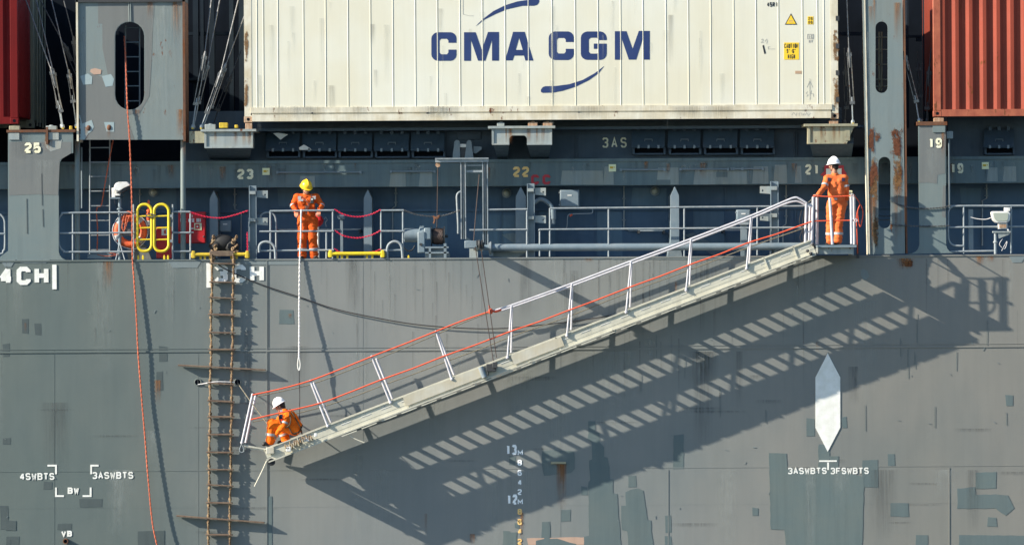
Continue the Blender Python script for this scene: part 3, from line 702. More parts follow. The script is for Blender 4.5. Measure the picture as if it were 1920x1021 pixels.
# posts with lugs
for x0,x1,yt,side,l1,l2 in ((467,481,348,1,357,408),(988.5,1002.5,344,1,352,404),(1445,1460,340,-1,349,400)):
    mb = MB().pbox(x0,yt,x1,487-(x0-467)*.006,.25,.27); mb.pbox(x0,yt,x0+1.5,486-(x0-467)*.006,.18,.26); mb.pbox(x1-1.5,yt,x1,486-(x0-467)*.006,.18,.26)
    p = mb.build('stowage_post', M['fitting'], ship)
    for y in (l1, l2):
        a, b_ = (x1+.5, x1+21) if side > 0 else (x0-20, x0-.5)
        hx = b_-5 if side > 0 else a+5
        mb = MB().prism([(a,y),(b_,y),(b_,y+14.5),(a,y+13)], .22, .25, holes=[[(hx+1.7*math.cos(t),y+8+1.9*math.sin(t)) for t in (0,1,2,3,4,5)]]); mb.build('lug_plate', M['pedestal'], p)
        MB().pbox(x0+1,y+(1 if side > 0 else 0),x0+12,y+7,.15,.18).build('clamp', M['pedestal'], p)
    MB().bar(P(x0-1,yt+60,.14), P(x0-1,480,.14), .008,.008).build('drain_line', M['galv'], p)
# vent covers in the recess
k_ = 0
for x0, x1 in [(499,562),(567,631),(634,698),(702,767),(771,834),(1185,1247),(1253,1314),(1319,1383),(1388,1452),(1845,1902)]:
    rightside = x0 > 1000; yo = -6 if rightside else 0
    wh = ('second','third','fourth','fifth')
    mb = MB()
    v = thing('vent_cover', ['leftmost dark flap in the row left of the lifting frame','second dark flap from the left under the white container','middle dark flap of the five left of the lifting frame','second dark flap left of the lifting frame bracket','dark flap nearest the lifting frame bracket','dark flap just right of the letters 3AS','second dark flap right of the letters 3AS','third dark flap right of the letters 3AS','fourth dark flap right of the letters 3AS','dark flap at far right beyond pillar 19'][k_], 'vent cover', P((x0+x1)/2, 290+yo, YR-.2), 'vent flaps along the hatch coaming'); k_ += 1
    i = 0; a = P(x0,248+yo,YR-.12); b_ = P(x1,248+yo,YR-.12); c = P(x1-1,281+yo,YR-.38); d = P(x0-1,281+yo,YR-.38)
    q = [a,b_,c,d]+[p+Vector((0,.03,-.03)) for p in (a,b_,c,d)]; mb.v = q
    for f in ((3,2,1,0),(4,5,6,7),(0,1,5,4),(2,3,7,6),(1,2,6,5),(3,0,4,7)): mb.face(f)
    mb.build('flap', M['recess'], v, .004)
    MB().pbox(x0+6,283+yo,x1-4,294+yo,YR-.12,YR-.02).build('opening', M['black'], v)
    fr = MB().pbox(x0+3,293+yo,x1,296+yo,YR-.18,YR); fr.pbox(x0+1,282+yo,x0+5,295+yo,YR-.22,YR).pbox(x1-3,282+yo,x1+1,295+yo,YR-.22,YR); fr.build('frame', M['recess'], v)
    MB().tube([P((x0+x1)/2-7,271+yo,YR-.34),P((x0+x1)/2-7,267+yo,YR-.35),P((x0+x1)/2+7,267+yo,YR-.35),P((x0+x1)/2+7,271+yo,YR-.34)],.008,6).build('handle', M['fitting'], v)
    for fx in (.2,.5,.8):
        MB().pbox(x0+(x1-x0)*fx-3,243+yo,x0+(x1-x0)*fx+3,251+yo,YR-.2,YR-.05).build('hinge', M['recess'], v)
        MB().pbox(x0+(x1-x0)*fx-2,278+yo,x0+(x1-x0)*fx+2,284+yo,YR-.42,YR-.37).build('clip', M['fitting'], v)
# ------------------------------------------------------------------ containers
def corr(mb, xa, xb, za, zb_, y, depth=.048, pitch=.278, m=0, phase=0):
    xs = []; x = xa+phase
    prof = [(0,0),(.07,0),(.139,depth),(.209,depth)]
    pts = [(xa,0)]
    while x < xb:
        for dx, dy in prof:
            if xa < x+dx < xb: pts.append((x+dx, dy))
        x += pitch
    pts.append((xb, pts[-1][1])); b = len(mb.v)
    for px_, d in pts: mb.v.append(Vector((px_, y+d, za))); mb.v.append(Vector((px_, y+d, zb_)))
    for i in range(len(pts)-1): mb.face((b+2*i, b+2*i+2, b+2*i+3, b+2*i+1), m)
def casting(mb, c, m=0, s=.17):
    mb.box(c, (s, .178, .12), m)
def container(label, xl, xr, pbot, y, mats, style, group='shipping containers stacked on deck', hgt=2.896, dep=2.438):
    """xl, xr: metres; pbot: bottom z"""
    t = thing('shipping_container', label, 'container', ((xl+xr)/2, y+dep/2, pbot), group)
    fm, pm, cm = mats; post = .15; zt_ = pbot+hgt
    if style == 'reefer':
        grooves = [521.5,569.4,611,653,695,737,779,820.5,862.8,905,947.5,991,1035.5,1079,1121.7,1164,1206,1249,1291,1333,1376,1418,1460,1505,1533,1545,482,494]
        gx = sorted(b2g(px, y) for px in grooves)
        mb = MB(); pts = [(xl+post,0)]
        for g in gx: pts += [(g-.012,0),(g-.006,-.007),(g+.001,-.007),(g+.004,.004),(g+.010,.004),(g+.013,0)]
        pts.append((xr-post,0)); za = pbot+.30
        for px_, d in pts: mb.v.append(Vector((px_, y+d, za))); mb.v.append(Vector((px_, y+d, zt_-.1)))
        for i in range(len(pts)-1): mb.face((2*i,2*i+2,2*i+3,2*i+1))
        mb.face([0]+[2*i for i in range(1,len(pts))]+[len(mb.v)]) if False else None
        mb.box(((xl+xr)/2, y+dep/2+.03, (za+zt_)/2), (xr-xl-.1, dep-.06, zt_-za-.1))
        for i in range(40):
            gx_ = random.uniform(470,1560); y0_ = random.uniform(-20,190)
            mb.decal(gx_, y0_, gx_+random.uniform(2,14), y0_+random.uniform(15,120), y-.0095, random.choice((2,3,3)))
        mb.build('side_panel', [pm]+OV, t, sharp=12)
        mb = MB()
        mb.box(((xl+xr)/2, y-.002, pbot+.245), (xr-xl-.26, .05, .11)); mb.box(((xl+xr)/2, y-.012, pbot+.085), (xr-xl-.30, .06, .13))
        mb.box(((xl+xr)/2, y+.01, pbot+.17), (xr-xl-.26, .03, .06))
        mb.box(((xl+xr)/2, y+.03, pbot+.28), (xr-xl-.26, .03, .06))
        for i in range(9): mb.decal(*(lambda a: (a, 199, a+random.uniform(20,90), 222))(random.uniform(480,1500)), y-.046, 2)
        mb.build('bottom_rail', [fm]+OV, t)
        for px in (585,801,1085,1300): MB().ball(P(px,212,y-.02), .022, 8).build('rail_plug', M['dark'], t)
    else:
        mb = MB(); corr(mb, xl+post, xr-post, pbot+.14, zt_-.1, y+.012, phase=.02 if style == 'right' else .0)
        mb.box(((xl+xr)/2, y+dep/2+.06, (pbot+.14+zt_)/2), (xr-xl-.02, dep-.08, zt_-pbot-.2)); mb.build('side_panel', [pm], t, sharp=12)
        mb = MB().box(((xl+xr)/2, y+.03, pbot+.075), (xr-xl-.3, .06, .14)); mb.build('bottom_rail', [fm], t)
        # end panel corrugation, facing the gap
        mb = MB(); xe = xr if style != 'right' else xl; sg = 1 if style != 'right' else -1
        yy = y+.16
        while yy < y+dep-.2: mb.box((xe-sg*.02, yy, (pbot+zt_)/2), (.05, .08, hgt-.35)); yy += .21
        mb.build('end_panel', [pm], t)
    for x in (xl+post/2, xr-post/2):
        mb = MB().box((x, y+.09, (pbot+zt_)/2), (post, .19, hgt-.24))
        if style == 'reefer':
            for q in (60,150): mb.decal(*( (1561,q-10,1574,q+60) if x > 0 else (457,q-10,466,q+60)), y-.009-q*.00002, 5)
        mb.build('corner_post', [fm]+OV, t, 0 if style == 'reefer' else .008)
        mb = MB(); casting(mb, (x, y+.085, pbot+.06)); c = mb.build('corner_casting', [cm], t, .008)
        MB().lathe((x, y-.002, pbot+.065), (0,-1,0), [(0,.032),(.004,.032)], 12).build('casting_hole', M['black'], c)
    MB().box(((xl+xr)/2, y+.05, zt_-.06), (xr-xl-.3, .1, .12)).build('top_rail', [fm], t)
    return t
def b2g(px, y): return P(px, 110, y).x
YC = .10
zC = P(1015, 226.5, YC).z
cw_ = container('white refrigerated container with the big blue shipping line name', P(458.5,226,YC).x, P(1572,224,YC).x, zC, YC, (M['cream_dirty'],M['cream'],M['cast_rust']), 'reefer')
cl_ = container('deep red container at the upper left corner of the picture', P(33.5,200,YC).x-12.19, P(33.5,200,YC).x, P(30,232.5,YC).z, YC, (M['red_c'],M['red_c'],M['red_c']), 'left')
cr_ = container('faded brick red corrugated container at the upper right', P(1750.5,200,YC).x, P(1750.5,200,YC).x+12.19, P(1800,218.5,YC).z, YC, (M['red_c2d'],M['red_c2'],M['red_c2d']), 'right')
c2_ = container('old grey green container seen behind the deep red one', P(33.5,200,YC).x-12.19, P(33.5,200,YC).x+.05, P(30,232.5,YC).z, YC+2.52, (M['green_c'],M['green_c'],M['green_c']), 'left', 'containers in the second row')
# door bars of the second-row container
for yy in (.3,.8,1.4,1.9): MB().tube([Vector((P(33.5,200,YC).x+.09, YC+2.52+yy, P(30,228,YC).z)), Vector((P(33.5,200,YC).x+.09, YC+2.52+yy, P(30,-40,YC).z))], .02, 6).build('locking_bar', M['green_c'], c2_)
# logo and stickers on the white container
lg = MB(); CX = lambda pts, dx=0, dy=0: [(780+(x+dx)/4, (y+dy)/4) for x, y in pts]
Cp = [(303,322),(303,285),(298,268),(290,258),(278,248),(262,243),(160,243),(143,248),(130,258),(119,272),(115,290),(115,410),(119,428),(130,442),(143,452),(160,457),(262,457),(278,452),(290,442),(299,430),(303,415),(303,373),(243,373),(243,395),(232,408),(188,408),(176,395),(176,305),(188,292),(232,292),(243,305),(243,322)]
YL = YC-.0035
lg2 = MB(); lg.prism(CX(Cp), YL, YL+.001); lg2.prism(CX(Cp,880,-6), YL, YL+.001)
Mp = [(360,457),(360,243),(447,243),(493,375),(540,241),(622,241),(622,456),(570,456),(570,300),(520,456),(465,456),(412,300),(412,457)]
lg.prism(CX(Mp), YL, YL+.001); lg2.prism(CX(Mp,1131,-8), YL, YL+.001)
lg.prism(CX([(668,454),(728,240),(815,240),(880,455),(820,455),(810,418),(737,418),(725,454)]), YL, YL+.001, holes=[CX([(748,375),(800,375),(773,285)])])
lg2.prism(CX([(1430,302),(1430,285),(1425,266),(1415,252),(1402,242),(1385,237),(1285,237),(1268,241),(1250,252),(1240,266),(1236,285),(1236,405),(1240,422),(1250,436),(1267,447),(1285,450),(1385,450),(1402,446),(1415,436),(1426,422),(1430,405),(1430,328),(1333,328),(1333,367),(1370,367),(1370,390),(1358,403),(1310,403),(1296,390),(1296,297),(1310,284),(1355,284),(1368,302)]), YL, YL+.001)
sw1 = MB(); sw2 = MB()
sw1.prism(CX([(447,198),(500,145),(580,85),(670,40),(760,12),(840,0),(895,-14),(912,-12),(922,-4),(925,8),(920,24),(908,38),(885,45),(800,45),(680,72),(600,105),(520,145)]), YL, YL+.001)
sw2.prism(CX([(1412,495),(1370,550),(1300,600),(1200,650),(1100,682),(1030,695),(950,697),(940,693),(936,685),(937,672),(945,660),(956,651),(970,647),(1050,645),(1150,632),(1250,600),(1340,550)]), YL, YL+.001)
logos = [lg.build('shipping_line_name', [M['navy']], cw_), lg2.build('shipping_line_name', [M['navy']], cw_), sw1.build('swoosh', [M['navy']], cw_), sw2.build('swoosh', [M['navy']], cw_)]
for logo in logos:
    bmm = bmesh.new(); bmm.from_mesh(logo.data); og = ORG[cw_.name]
    for g in (820.5,862.8,905,947.5,991,1035.5,1079,1121.7,1164,1206):
        gx_ = b2g(g, YC)-og.x
        for d in (-.008, .012):
            gg = bmm.verts[:]+bmm.edges[:]+bmm.faces[:]
            bmesh.ops.bisect_plane(bmm, geom=gg, plane_co=(gx_+d,0,0), plane_no=(1,0,0))
        kill = [f for f in bmm.faces if abs(f.calc_center_median().x-gx_-.002) < .0095]
        keep = []
        bmesh.ops.delete(bmm, geom=kill, context='FACES')
    bmm.to_mesh(logo.data); bmm.free()
# remember blue-filled joints: thin navy strips in the groove bottoms
def sticker(name, fn, mats): mb = MB(); fn(mb); return mb.build(name, mats, cw_)
def f_(mb):
    mb.prism([(1470,80),(1498,80),(1498,112),(1470,112)], YC-.004, YC)
    text(mb,'CAUTION',1470.5,82,1496.5,90.5,YC-.004,1.2,.001,1,.2); text(mb,"9'-6\"",1475,92,1492,100,YC-.004,1.2,.001,1,.2); text(mb,'HIGH',1477,102,1490.5,110.5,YC-.004,1.2,.001,1,.25)
sticker('height_sticker', f_, [M['sign_yellow'], M['ink']])
def f_(mb):
    mb.prism([(1471.5,46.5),(1483,25.5),(1494.5,46.5)], YC-.004, YC, m=1); mb.prism([(1474,45),(1483,28.5),(1492,45)], YC-.006, YC, m=0)
    mb.prism([(1479,38),(1487,38),(1487,39),(1479,39)], YC-.0075, YC, m=2); mb.prism([(1479,41),(1487,41),(1487,42),(1479,42)], YC-.0075, YC, m=2)
sticker('warning_triangle', f_, [M['sign_yellow'], M['ink'], M['tan_ink']])
def f_(mb):
    mb.prism([(1514,31),(1525,31),(1525,46),(1514,46)], YC-.004, YC); text(mb,'26',1515.5,32.5,1523.5,38,YC-.004,1,.001,1); text(mb,'86',1515.5,39.5,1523.5,45,YC-.004,1,.001,1)
sticker('yellow_label', f_, [M['sign_yellow'], M['ink']])
def f_(mb):
    for a in ([(1514,64.5),(1525,64.5),(1525,73),(1514,73),(1514,64.5)],): mb.ribbon([(P(x,y,YC).x,P(x,y,YC).z) for x,y in a], .01, YC-.004, YC)
    text(mb,'IC',1515.5,66,1523.5,72,YC,1,.004); text(mb,'87',1516,75.5,1523,80,YC,1,.004)
sticker('code_marking', f_, M['grey_ink'])
sticker('code_marking', lambda mb: text(mb,'45R1',1438,4.5,1458,13,YC,1.5,.004,0,.3), M['ink'])
sticker('tan_label', lambda mb: mb.prism([(1491,133),(1503,133),(1503,138.5),(1491,138.5)], YC-.004, YC), M['tan_ink'])
sticker('black_stroke', lambda mb: mb.prism([(1429.5,86),(1432,84.5),(1436,100),(1433,101.5)], YC-.004, YC), M['ink'])
def f_(mb):
    for a in ([(1518,152),(1518.5,187)],[(1513,164),(1518,152),(1524,164)],[(1514,172),(1511,175),(1515,178),(1512,181)],[(1521,170),(1520,176),(1525,176),(1525,181)],[(1427,75),(1430,73),(1431,76),(1427,80),(1432,80)],[(1434,78),(1438,73)],[(1439,76),(1437,82)],[(1444,88),(1440,88),(1440,92),(1445,92),(1453,92)],[(1484,216),(1488,211),(1492,217),(1494,211)],[(1498,217),(1498,212),(1503,212),(1503,217)],[(1508,212),(1505,216),(1510,216),(1512,211),(1515,217),(1520,212)],
              [(868,0),(868,27),(880,30)],[(880,30),(888,30)]): mb.ribbon([(P(x,y,YC).x,P(x,y,YC).z) for x,y in a], .006, YC-.0035 if a[0][1] < 200 else YC-.045, YC)
sticker('chalk_marks', f_, M['grey_ink'])
mb = MB(); text(mb,'15',1.0,0,0,0,0,1) if False else None
# hinges on the right edge of the white container
for y in (35,87,137,187): MB().pbox(1567,y-5,1573.5,y+4,YC-.02,YC+.03).build('door_hinge', M['dark'], cw_)
# twist-locks / stacking cones
for x0,y0,x1,y1,mt,lb in ((17,236,37,247,'pedestal_y','yellowish twist lock under the deep red container corner'),(460,231,473,244,'cast_rust','rusty twist lock under the left corner of the white container'),(932,230,946,240,'pedestal','pale box on the middle pedestal, left one'),(990,229,1008,240,'cast_rust','rusty block on the middle pedestal'),(1018,229,1036,240,'cast_rust','rusty block on the right end of the middle pedestal'),(1555,226,1572,236,'cast_rust','rusty twist lock under the right corner of the white container'),(1751,221,1770,230,'cast_rust','rusty twist lock under the brick red container corner'),(1724,224,1730,229,'dark','small dark lock beside pillar 19'),
        (86,236,106,244,'pedestal','pale bracket on pillar 25 shelf'),(384,233,404,246,'pedestal','pale bracket on shelf left of the white container'),(411,230,427,240,'yellow_dirty','yellow cone on the shelf behind the pale bracket'),(440,234,446,240,'yellow_dirty','small worn yellow cone by the white container corner'),(130,236,134,244,'yellow_dirty','yellow cone on the shelf above pillar 25')):
    c = P((x0+x1)/2,y1,YC+.1); mb = MB().pbox(x0,y0,x1,y1,YC,YC+.16); None if mt == 'yellow_dirty' else mb.lathe(P((x0+x1)/2,y0,YC+.08), (0,0,1), [(-.02,.05),(.0,.05),(.02,.03)], 10)
    tag(mb.build('twist_lock', M[mt], None, .01, org=c), lb, 'twist lock', 'container locks and cones')
# ------------------------------------------------------------------ lashing rods with turnbuckles
def lashing(label, top, tb0, tb1, foot, y, yt, bright=True, r=.012):
    a = P(*top, yt); b = P(*tb0, y); c = P(*tb1, y); f = P(*foot, y)
    t = thing('lashing_rod', label, 'lashing rod', f, 'container lashings')
    m = M['rod'] if bright else M['dark']
    MB().tube([a, b], r, 8).build('rod', m, t)
    d = (c-b).normalized(); s_ = d.cross(Vector((0,1,0))).normalized()*.035; mb = MB()
    mb.tube([b+s_, c+s_], .010, 6); mb.tube([b-s_, c-s_], .010, 6); mb.bar(b-s_*1.5, b+s_*1.5, .07, .05); mb.bar(c-s_*1.5, c+s_*1.5, .06, .05)
    mb.lathe(b+d*.05, d, [(-.18,.02),(-.12,.032),(.0,.032),(.22,.018)], 8)
    mb.build('turnbuckle', m, t)
    mb = MB().tube([c-d*.12, f], .013, 6); mb.ball(f, (.038,.03,.055), 10); mb.build('shackle', M['galv'] if bright else m, t)
    MB().lathe(f+Vector((0,-.03,-.03)), (0,-1,0), [(0,.02),(.03,.02)], 8).build('pin', M['yellow_dirty'] if bright else m, t)
L = lashing
L('long lashing rod slanting from the top left beside the deep red container', (46,-6),(98,137),(114,208),(118,238),.25,.6)
L('lashing rod crossing behind the first one by the deep red container', (66,-6),(101,140),(110,200),(116,236),.34,.9,True,.012)
L('steep dark rod left of the big slotted tower', (95,-6),(130,142),(137,190),(143,236),.45,.9)
L('thin dark rod disappearing behind the left edge of the slotted tower', (120,2),(139,80),(146,130),(150,236),.6,.9,False,.012)
L('thin rod slanting rightwards behind the tower edge', (72,-6),(124,92),(150,150),(160,236),.9,1.1,False,.012)
L('bright rod with long turnbuckle just right of the slotted tower', (397,-6),(383,108),(367,195),(361,238),.12,.4)
L('thin rod paired with the bright rod right of the tower', (413,-6),(388,126),(372,192),(363,238),.2,.7,True,.012)
L('bright rod leaning to the white container corner', (448,-6),(413,140),(388,211),(377,238),.12,.4)
L('second rod behind the one leaning to the white container', (462,20),(420,130),(396,200),(381,238),.3,.7,True,.012)
L('dim rod low behind the rods by the white container', (452,95),(430,150),(408,206),(398,240),1.0,1.1,False,.012)
L('bright rod with turnbuckle right of the white container', (1587.5,-6),(1592,102),(1598,193),(1599,229),.12,.3)
L('dark lashing rod tight against the white container right edge', (1583,90),(1585,137),(1587,202),(1584,229),.4,.4,False)
L('bright slanting turnbuckle between right tower and brick red container', (1693,96),(1697,108),(1718,190),(1723,226),.12,.3)
L('dark rod beside the brick red container post', (1746,90),(1742,137),(1738,203),(1738,226),.4,.5,False)
L('thin dark rod between right tower and brick red container', (1720,95),(1722,130),(1725,180),(1727,226),.6,.6,False,.010)
# ------------------------------------------------------------------ deck railings
def rail_thing(label, parts, posts, y=.08, r=.019, org=None, curves=()):
    """parts: list of polylines in px; posts: (x, y0, y1)"""
    p0 = posts[0] if posts else (parts[0][0][0], 0, parts[0][0][1])
    t = thing('guard_rail', label, 'railing', P(p0[0], p0[2], y), 'guard rails along the deck edge')
    for pts in parts: MB().tube([P(a,b,y-.003*i) for i,(a,b) in enumerate(pts)] if len(pts) < 3 else catmull([P(a,b,y) for a,b in pts], 5), r, 8).build('rail', M['galv'], t)
    for x, a, b in posts: MB().tube([P(x,a,y+.01), P(x,b,y+.01)], r*.95, 8).build('post', M['galv'], t)
    return t
rail_thing('rounded end of railing at the far left picture edge', [[(-60,402),(-6,402),(3,404),(8,412),(9,425),(9,462),(6,470),(-2,476),(-60,477)],[(-60,438),(9,438)]], [(-30,402,490)])
rail_thing('railing with rounded left end beside pillar 25', [[(252,398),(128,399),(117,401),(111,409),(110,420),(110,452),(113,464),(121,471),(130,472),(252,471.5)],[(111,437),(252,436)]], [(136.5,400,487),(250.5,383,487)])
rail_thing('short railing between the yellow gates and the red chain', [[(323,397),(357,397)],[(323,436),(357,436)],[(323,471),(357,471)]], [(324,383,487),(357,396,487)])
rail_thing('railing the yellow helmeted man leans on', [[(506,395.5),(626,394)],[(488,434),(500,433.8),(626,433)],[(489,470),(626,468.5)]], [(507,395,486),(624,394,485),(612,433,485)],.09)
rail_thing('short railing between red chain and rusty chain', [[(714,394.5),(757,394)],[(714,433),(757,433)],[(716,469),(757,468.5)]], [(714.5,393,483),(755.5,393,483)])
rail_thing('railing between the lifting frame and the second stowage post', [[(915,393),(989,392)],[(880,431),(989,430)]], [(988,392,482)],.12,.018)
rail_thing('long railing running behind the gangway handrail', [[(1031,390.5),(1520,386)],[(1010,430),(1520,426)],[(1010,432),(1012,431)]], [(1031,390,481),(1141,390,481),(1283,389,480),(1420,388,478),(1012,431,480)],.12,.018)
rail_thing('railing with rounded end right of pillar 19', [[(1960,385.5),(1795,386),(1785,388),(1779,395),(1778,410),(1778,440),(1780,452),(1787,459),(1798,460.5),(1807,460.5)],[(1779,426),(1960,424)],[(1782,471.5),(1870,470)]], [(1807,386,475),(1896,386,475)])
# bent pipe handles on deck
for pts, lb in (([(486,473),(486,462),(490,455.5),(499,453),(508,455.5),(514,462),(516,472),(516.5,486)],'low bent pipe hoop left of the yellow helmeted man'),
            ([(726,484),(726,466),(730,457),(739,452.5),(748,455),(753,463),(755,484)],'low bent pipe hoop between chain and winch'),
            ([(489,412),(489,404),(495,399.5),(504,398),(513,402),(517,412),(517.5,440),(518,486)],'tall bent pipe hoop behind the left end of his railing')):
    tag(MB().tube(catmull([P(a,b,.05 if pts[0][1] > 450 else .3) for a,b in pts],4), .026 if pts[0][1] > 450 else .018, 8).build('pipe_hoop', M['galv'], None, org=P(pts[-1][0],pts[-1][1],.1)), lb, 'pipe hoop', 'bent pipe hoops')
tag(MB().tube(catmull([P(1002,380,.6),P(1012,374,.6),P(1022,376,.6),P(1033,386,.6),P(1037,400,.6),P(1037,410,.6)],5), .045, 10).lathe(P(1037,392,.6),(0,0,-1),[(0,.06),(.2,.06),(.2,.045),(.3,.045)],12).build('vent_pipe', M['fitting'], None, org=P(1037,410,.6)), 'short curved vent pipe beside the second stowage post', 'pipe')
# ------------------------------------------------------------------ chains
def chain(pts, label, mat, y=.07, n=None, r=.006, lnk=.042):
    path = catmull([P(a,b,y) for a,b in pts], 10); L_ = [0]
    for i in range(1, len(path)): L_.append(L_[-1]+(path[i]-path[i-1]).length)
    tot = L_[-1]; cnt = int(tot/(lnk*.72)); mb = MB(); i = 0
    for k in range(cnt+1):
        s_ = tot*k/cnt
        while i < len(L_)-2 and L_[i+1] < s_: i += 1
        f = (s_-L_[i])/max(L_[i+1]-L_[i], 1e-9); c = path[i].lerp(path[i+1], f); d = (path[i+1]-path[i]).normalized()
        u = Vector((0,1,0)).cross(d).normalized() if k % 2 else Vector((0,1,0)); 
        mb.tube([c + d*math.cos(a)*lnk*.5 + u*math.sin(a)*lnk*.3 for a in [2*math.pi*q/8 for q in range(8)]], r, 5, closed=True)
    return tag(mb.build('chain', mat, None, org=path[0]), label, 'chain', 'chains across the railing gaps')
chain([(358,398),(385,406),(414,408.5),(440,403),(464,395)], 'red chain above the rope ladder gap', M['red_chain'])
chain([(463.5,437),(464,455),(464,474)], 'red chain hanging straight down beside the left stowage post', M['red_chain'])
chain([(629,393),(645,402),(670,406.5),(695,402),(712,394)], 'upper red chain right of the yellow helmeted man', M['red_chain'])
chain([(630,433),(645,442),(670,446),(695,441),(712,433)], 'lower red chain right of the yellow helmeted man', M['red_chain'])
chain([(629,467),(640,473),(668,474),(700,472),(713,467)], 'red chain lying behind the right yellow roller', M['red_chain'])
chain([(758,394),(780,402),(800,405),(818,406),(840,402),(862,394)], 'rusty grey chain sagging over the winch', M['rod'])
tag(MB().tube(catmull([P(812,405,.06),P(818,408,.04),P(824,404,.06),P(820,410,.03),P(815,407,.05),P(815,414,.05),P(813,419,.05)],4),.018,6).build('chain_knot', M['rustbrown'], None, org=P(818,406,.06)), 'rusty knot of rope tied on the sagging grey chain', 'knot')
chain([(1670,377),(1690,385),(1715,390),(1745,390.5),(1770,388),(1782,385)], 'upper dark chain from right tower to pillar 19 railing', M['rod'], -.03)
chain([(1671,420),(1700,423),(1740,424),(1780,423)], 'lower dark chain from right tower to pillar 19 railing', M['rod'], -.03)
# ------------------------------------------------------------------ yellow gates, rollers
for x0, x1, lb in ((257.5,284.5,'yellow tube gate on the left, nearer the lifebuoy'),(289,316.5,'yellow tube gate on the right, in front of the low red box')):
    t = thing('gate', lb, 'gate', P((x0+x1)/2,472,.02), 'pair of yellow gates')
    MB().tube([P(a,b,.02) for a,b in roundrect(x0,383,x1,471,13,7)], .030, 10, closed=True).build('gate_frame', M['yellow'], t)
    for y in (405,427,449): MB().tube([P(x0,y+.5,.02),P(x1,y-.5,.02)], .016, 8).build('rung', M['yellow'], t)
    for y in (404,451): MB().pbox(x0-4 if x0 < 270 else x1,y-2,x0 if x0 < 270 else x1+6,y+3,0,.05).build('hinge', M['galv'], t)
tag(MB().tube([P(282+9*math.cos(a)*.9, 404+3*math.sin(a), -.02) for a in [2*math.pi*q/10 for q in range(10)]],.012,6,closed=True).build('gate_lashing', M['rod'], None, org=P(282,404,0)), 'dark lashing tying the two yellow gates together', 'lashing')
for x0,x1,y,lb in ((360,466,477,'worn yellow roller bar carrying the rope ladder'),(617,720,475.5,'clean yellow roller bar between the red chains')):
    t = thing('roller_bar', lb, 'roller', P((x0+x1)/2,486,.0), 'yellow rollers at the deck edge')
    m = M['yellow_dirty'] if x0 < 400 else M['yellow']
    MB().tube([P(x0+4,y,-.02),P(x1-4,y-.5,-.02)], .038, 12).build('roller', m, t)
    for xx in (x0+2.5, x1-2.5): MB().pbox(xx-3,y-7,xx+3,y+7,-.06,.03).pbox(xx-4.5,y-3,xx+4.5,y+6,-.05,.02).build('end_bracket', m, t, .01)
    for xx in (x0+16,x0+24,x0+34,x1-32,x1-22): MB().pbox(xx-2,y+3,xx+2,487-(x0-360)*.008,-.01,.03).build('foot', m, t)
for x in (259,268,308,315,766,1): 
    if x > 1: tag(MB().pbox(x-1.8,480,x+1.8,487 if x < 700 else 484,.0,.04).pbox(x-1,478,x+1,482,.01,.03).build('yellow_lug', M['yellow'], None, .004, org=P(x,487,.02)), {259:'leftmost small yellow lug below the yellow gates',268:'second small yellow lug below the left gate',308:'left lug of the pair below the right gate',315:'rightmost small yellow lug below the right gate',766:'small yellow lug on the deck edge before the winch'}[x], 'lug', 'small yellow lugs')
# ------------------------------------------------------------------ lifebuoy and its light
lb_c = P(244.5,433,.22); t = thing('lifebuoy', 'orange lifebuoy with grey reflective bands hung on the left railing', 'lifebuoy', lb_c)
R0, r0 = .265, .075
MB().tube([lb_c+Vector((R0*math.cos(a),0,R0*math.sin(a))) for a in [2*math.pi*q/40 for q in range(40)]], r0, 14, closed=True).build('ring', M['buoy'], t)
for a0 in (48,138,205,318):
    MB().tube([lb_c+Vector((R0*math.cos(R(a0+q)),0,R0*math.sin(R(a0+q)))) for q in (-10,-5,0,5,10)], r0+.004, 14).build('reflective_band', M['tape'], t)
MB().tube([lb_c+Vector(((R0+.095)*math.cos(a),-.02,(R0+.095)*math.sin(a)*(1+.04*math.sin(4*a)))) for a in [2*math.pi*q/40 for q in range(40)]], .008, 6, closed=True).build('grab_line', M['white_rope'], t)
t = thing('lifebuoy_light', 'orange and white floating lamp behind the left yellow gate', 'light', P(279,415,.25))
MB().lathe(P(279,414,.25),(0,0,1),[(0,.03),(.02,.045),(.14,.045),(.14,.055),(.22,.05),(.24,.03),(.40,.022),(.42,.01)],14).build('lamp_body', M['buoy'], t)
MB().lathe(P(279,414,.25),(0,0,-1),[(-.01,.035),(.08,.04),(.1,.02)],12).build('lamp_lens', M['lamp_white'], t)
t = thing('grey_box', 'small grey box with round fitting in the middle of the lifebuoy', 'box', P(240,440,.35))
MB().pbox(227,427,250,442,.3,.4).build('casing', M['fitting'], t, .006); MB().lathe(P(242,433,.3),(0,-1,0),[(0,.035),(.03,.035),(.03,.02),(.01,.02)],14).build('round_fitting', M['lamp_white'], t)
tag(MB().prism([(240,486),(238,470),(246,458),(262,452),(275,463),(284,486)],.5,.6).build('canvas_cover', M['pillar_grey'], None, org=P(260,486,.5)), 'drab grey cover standing behind the lower left gate', 'cover')
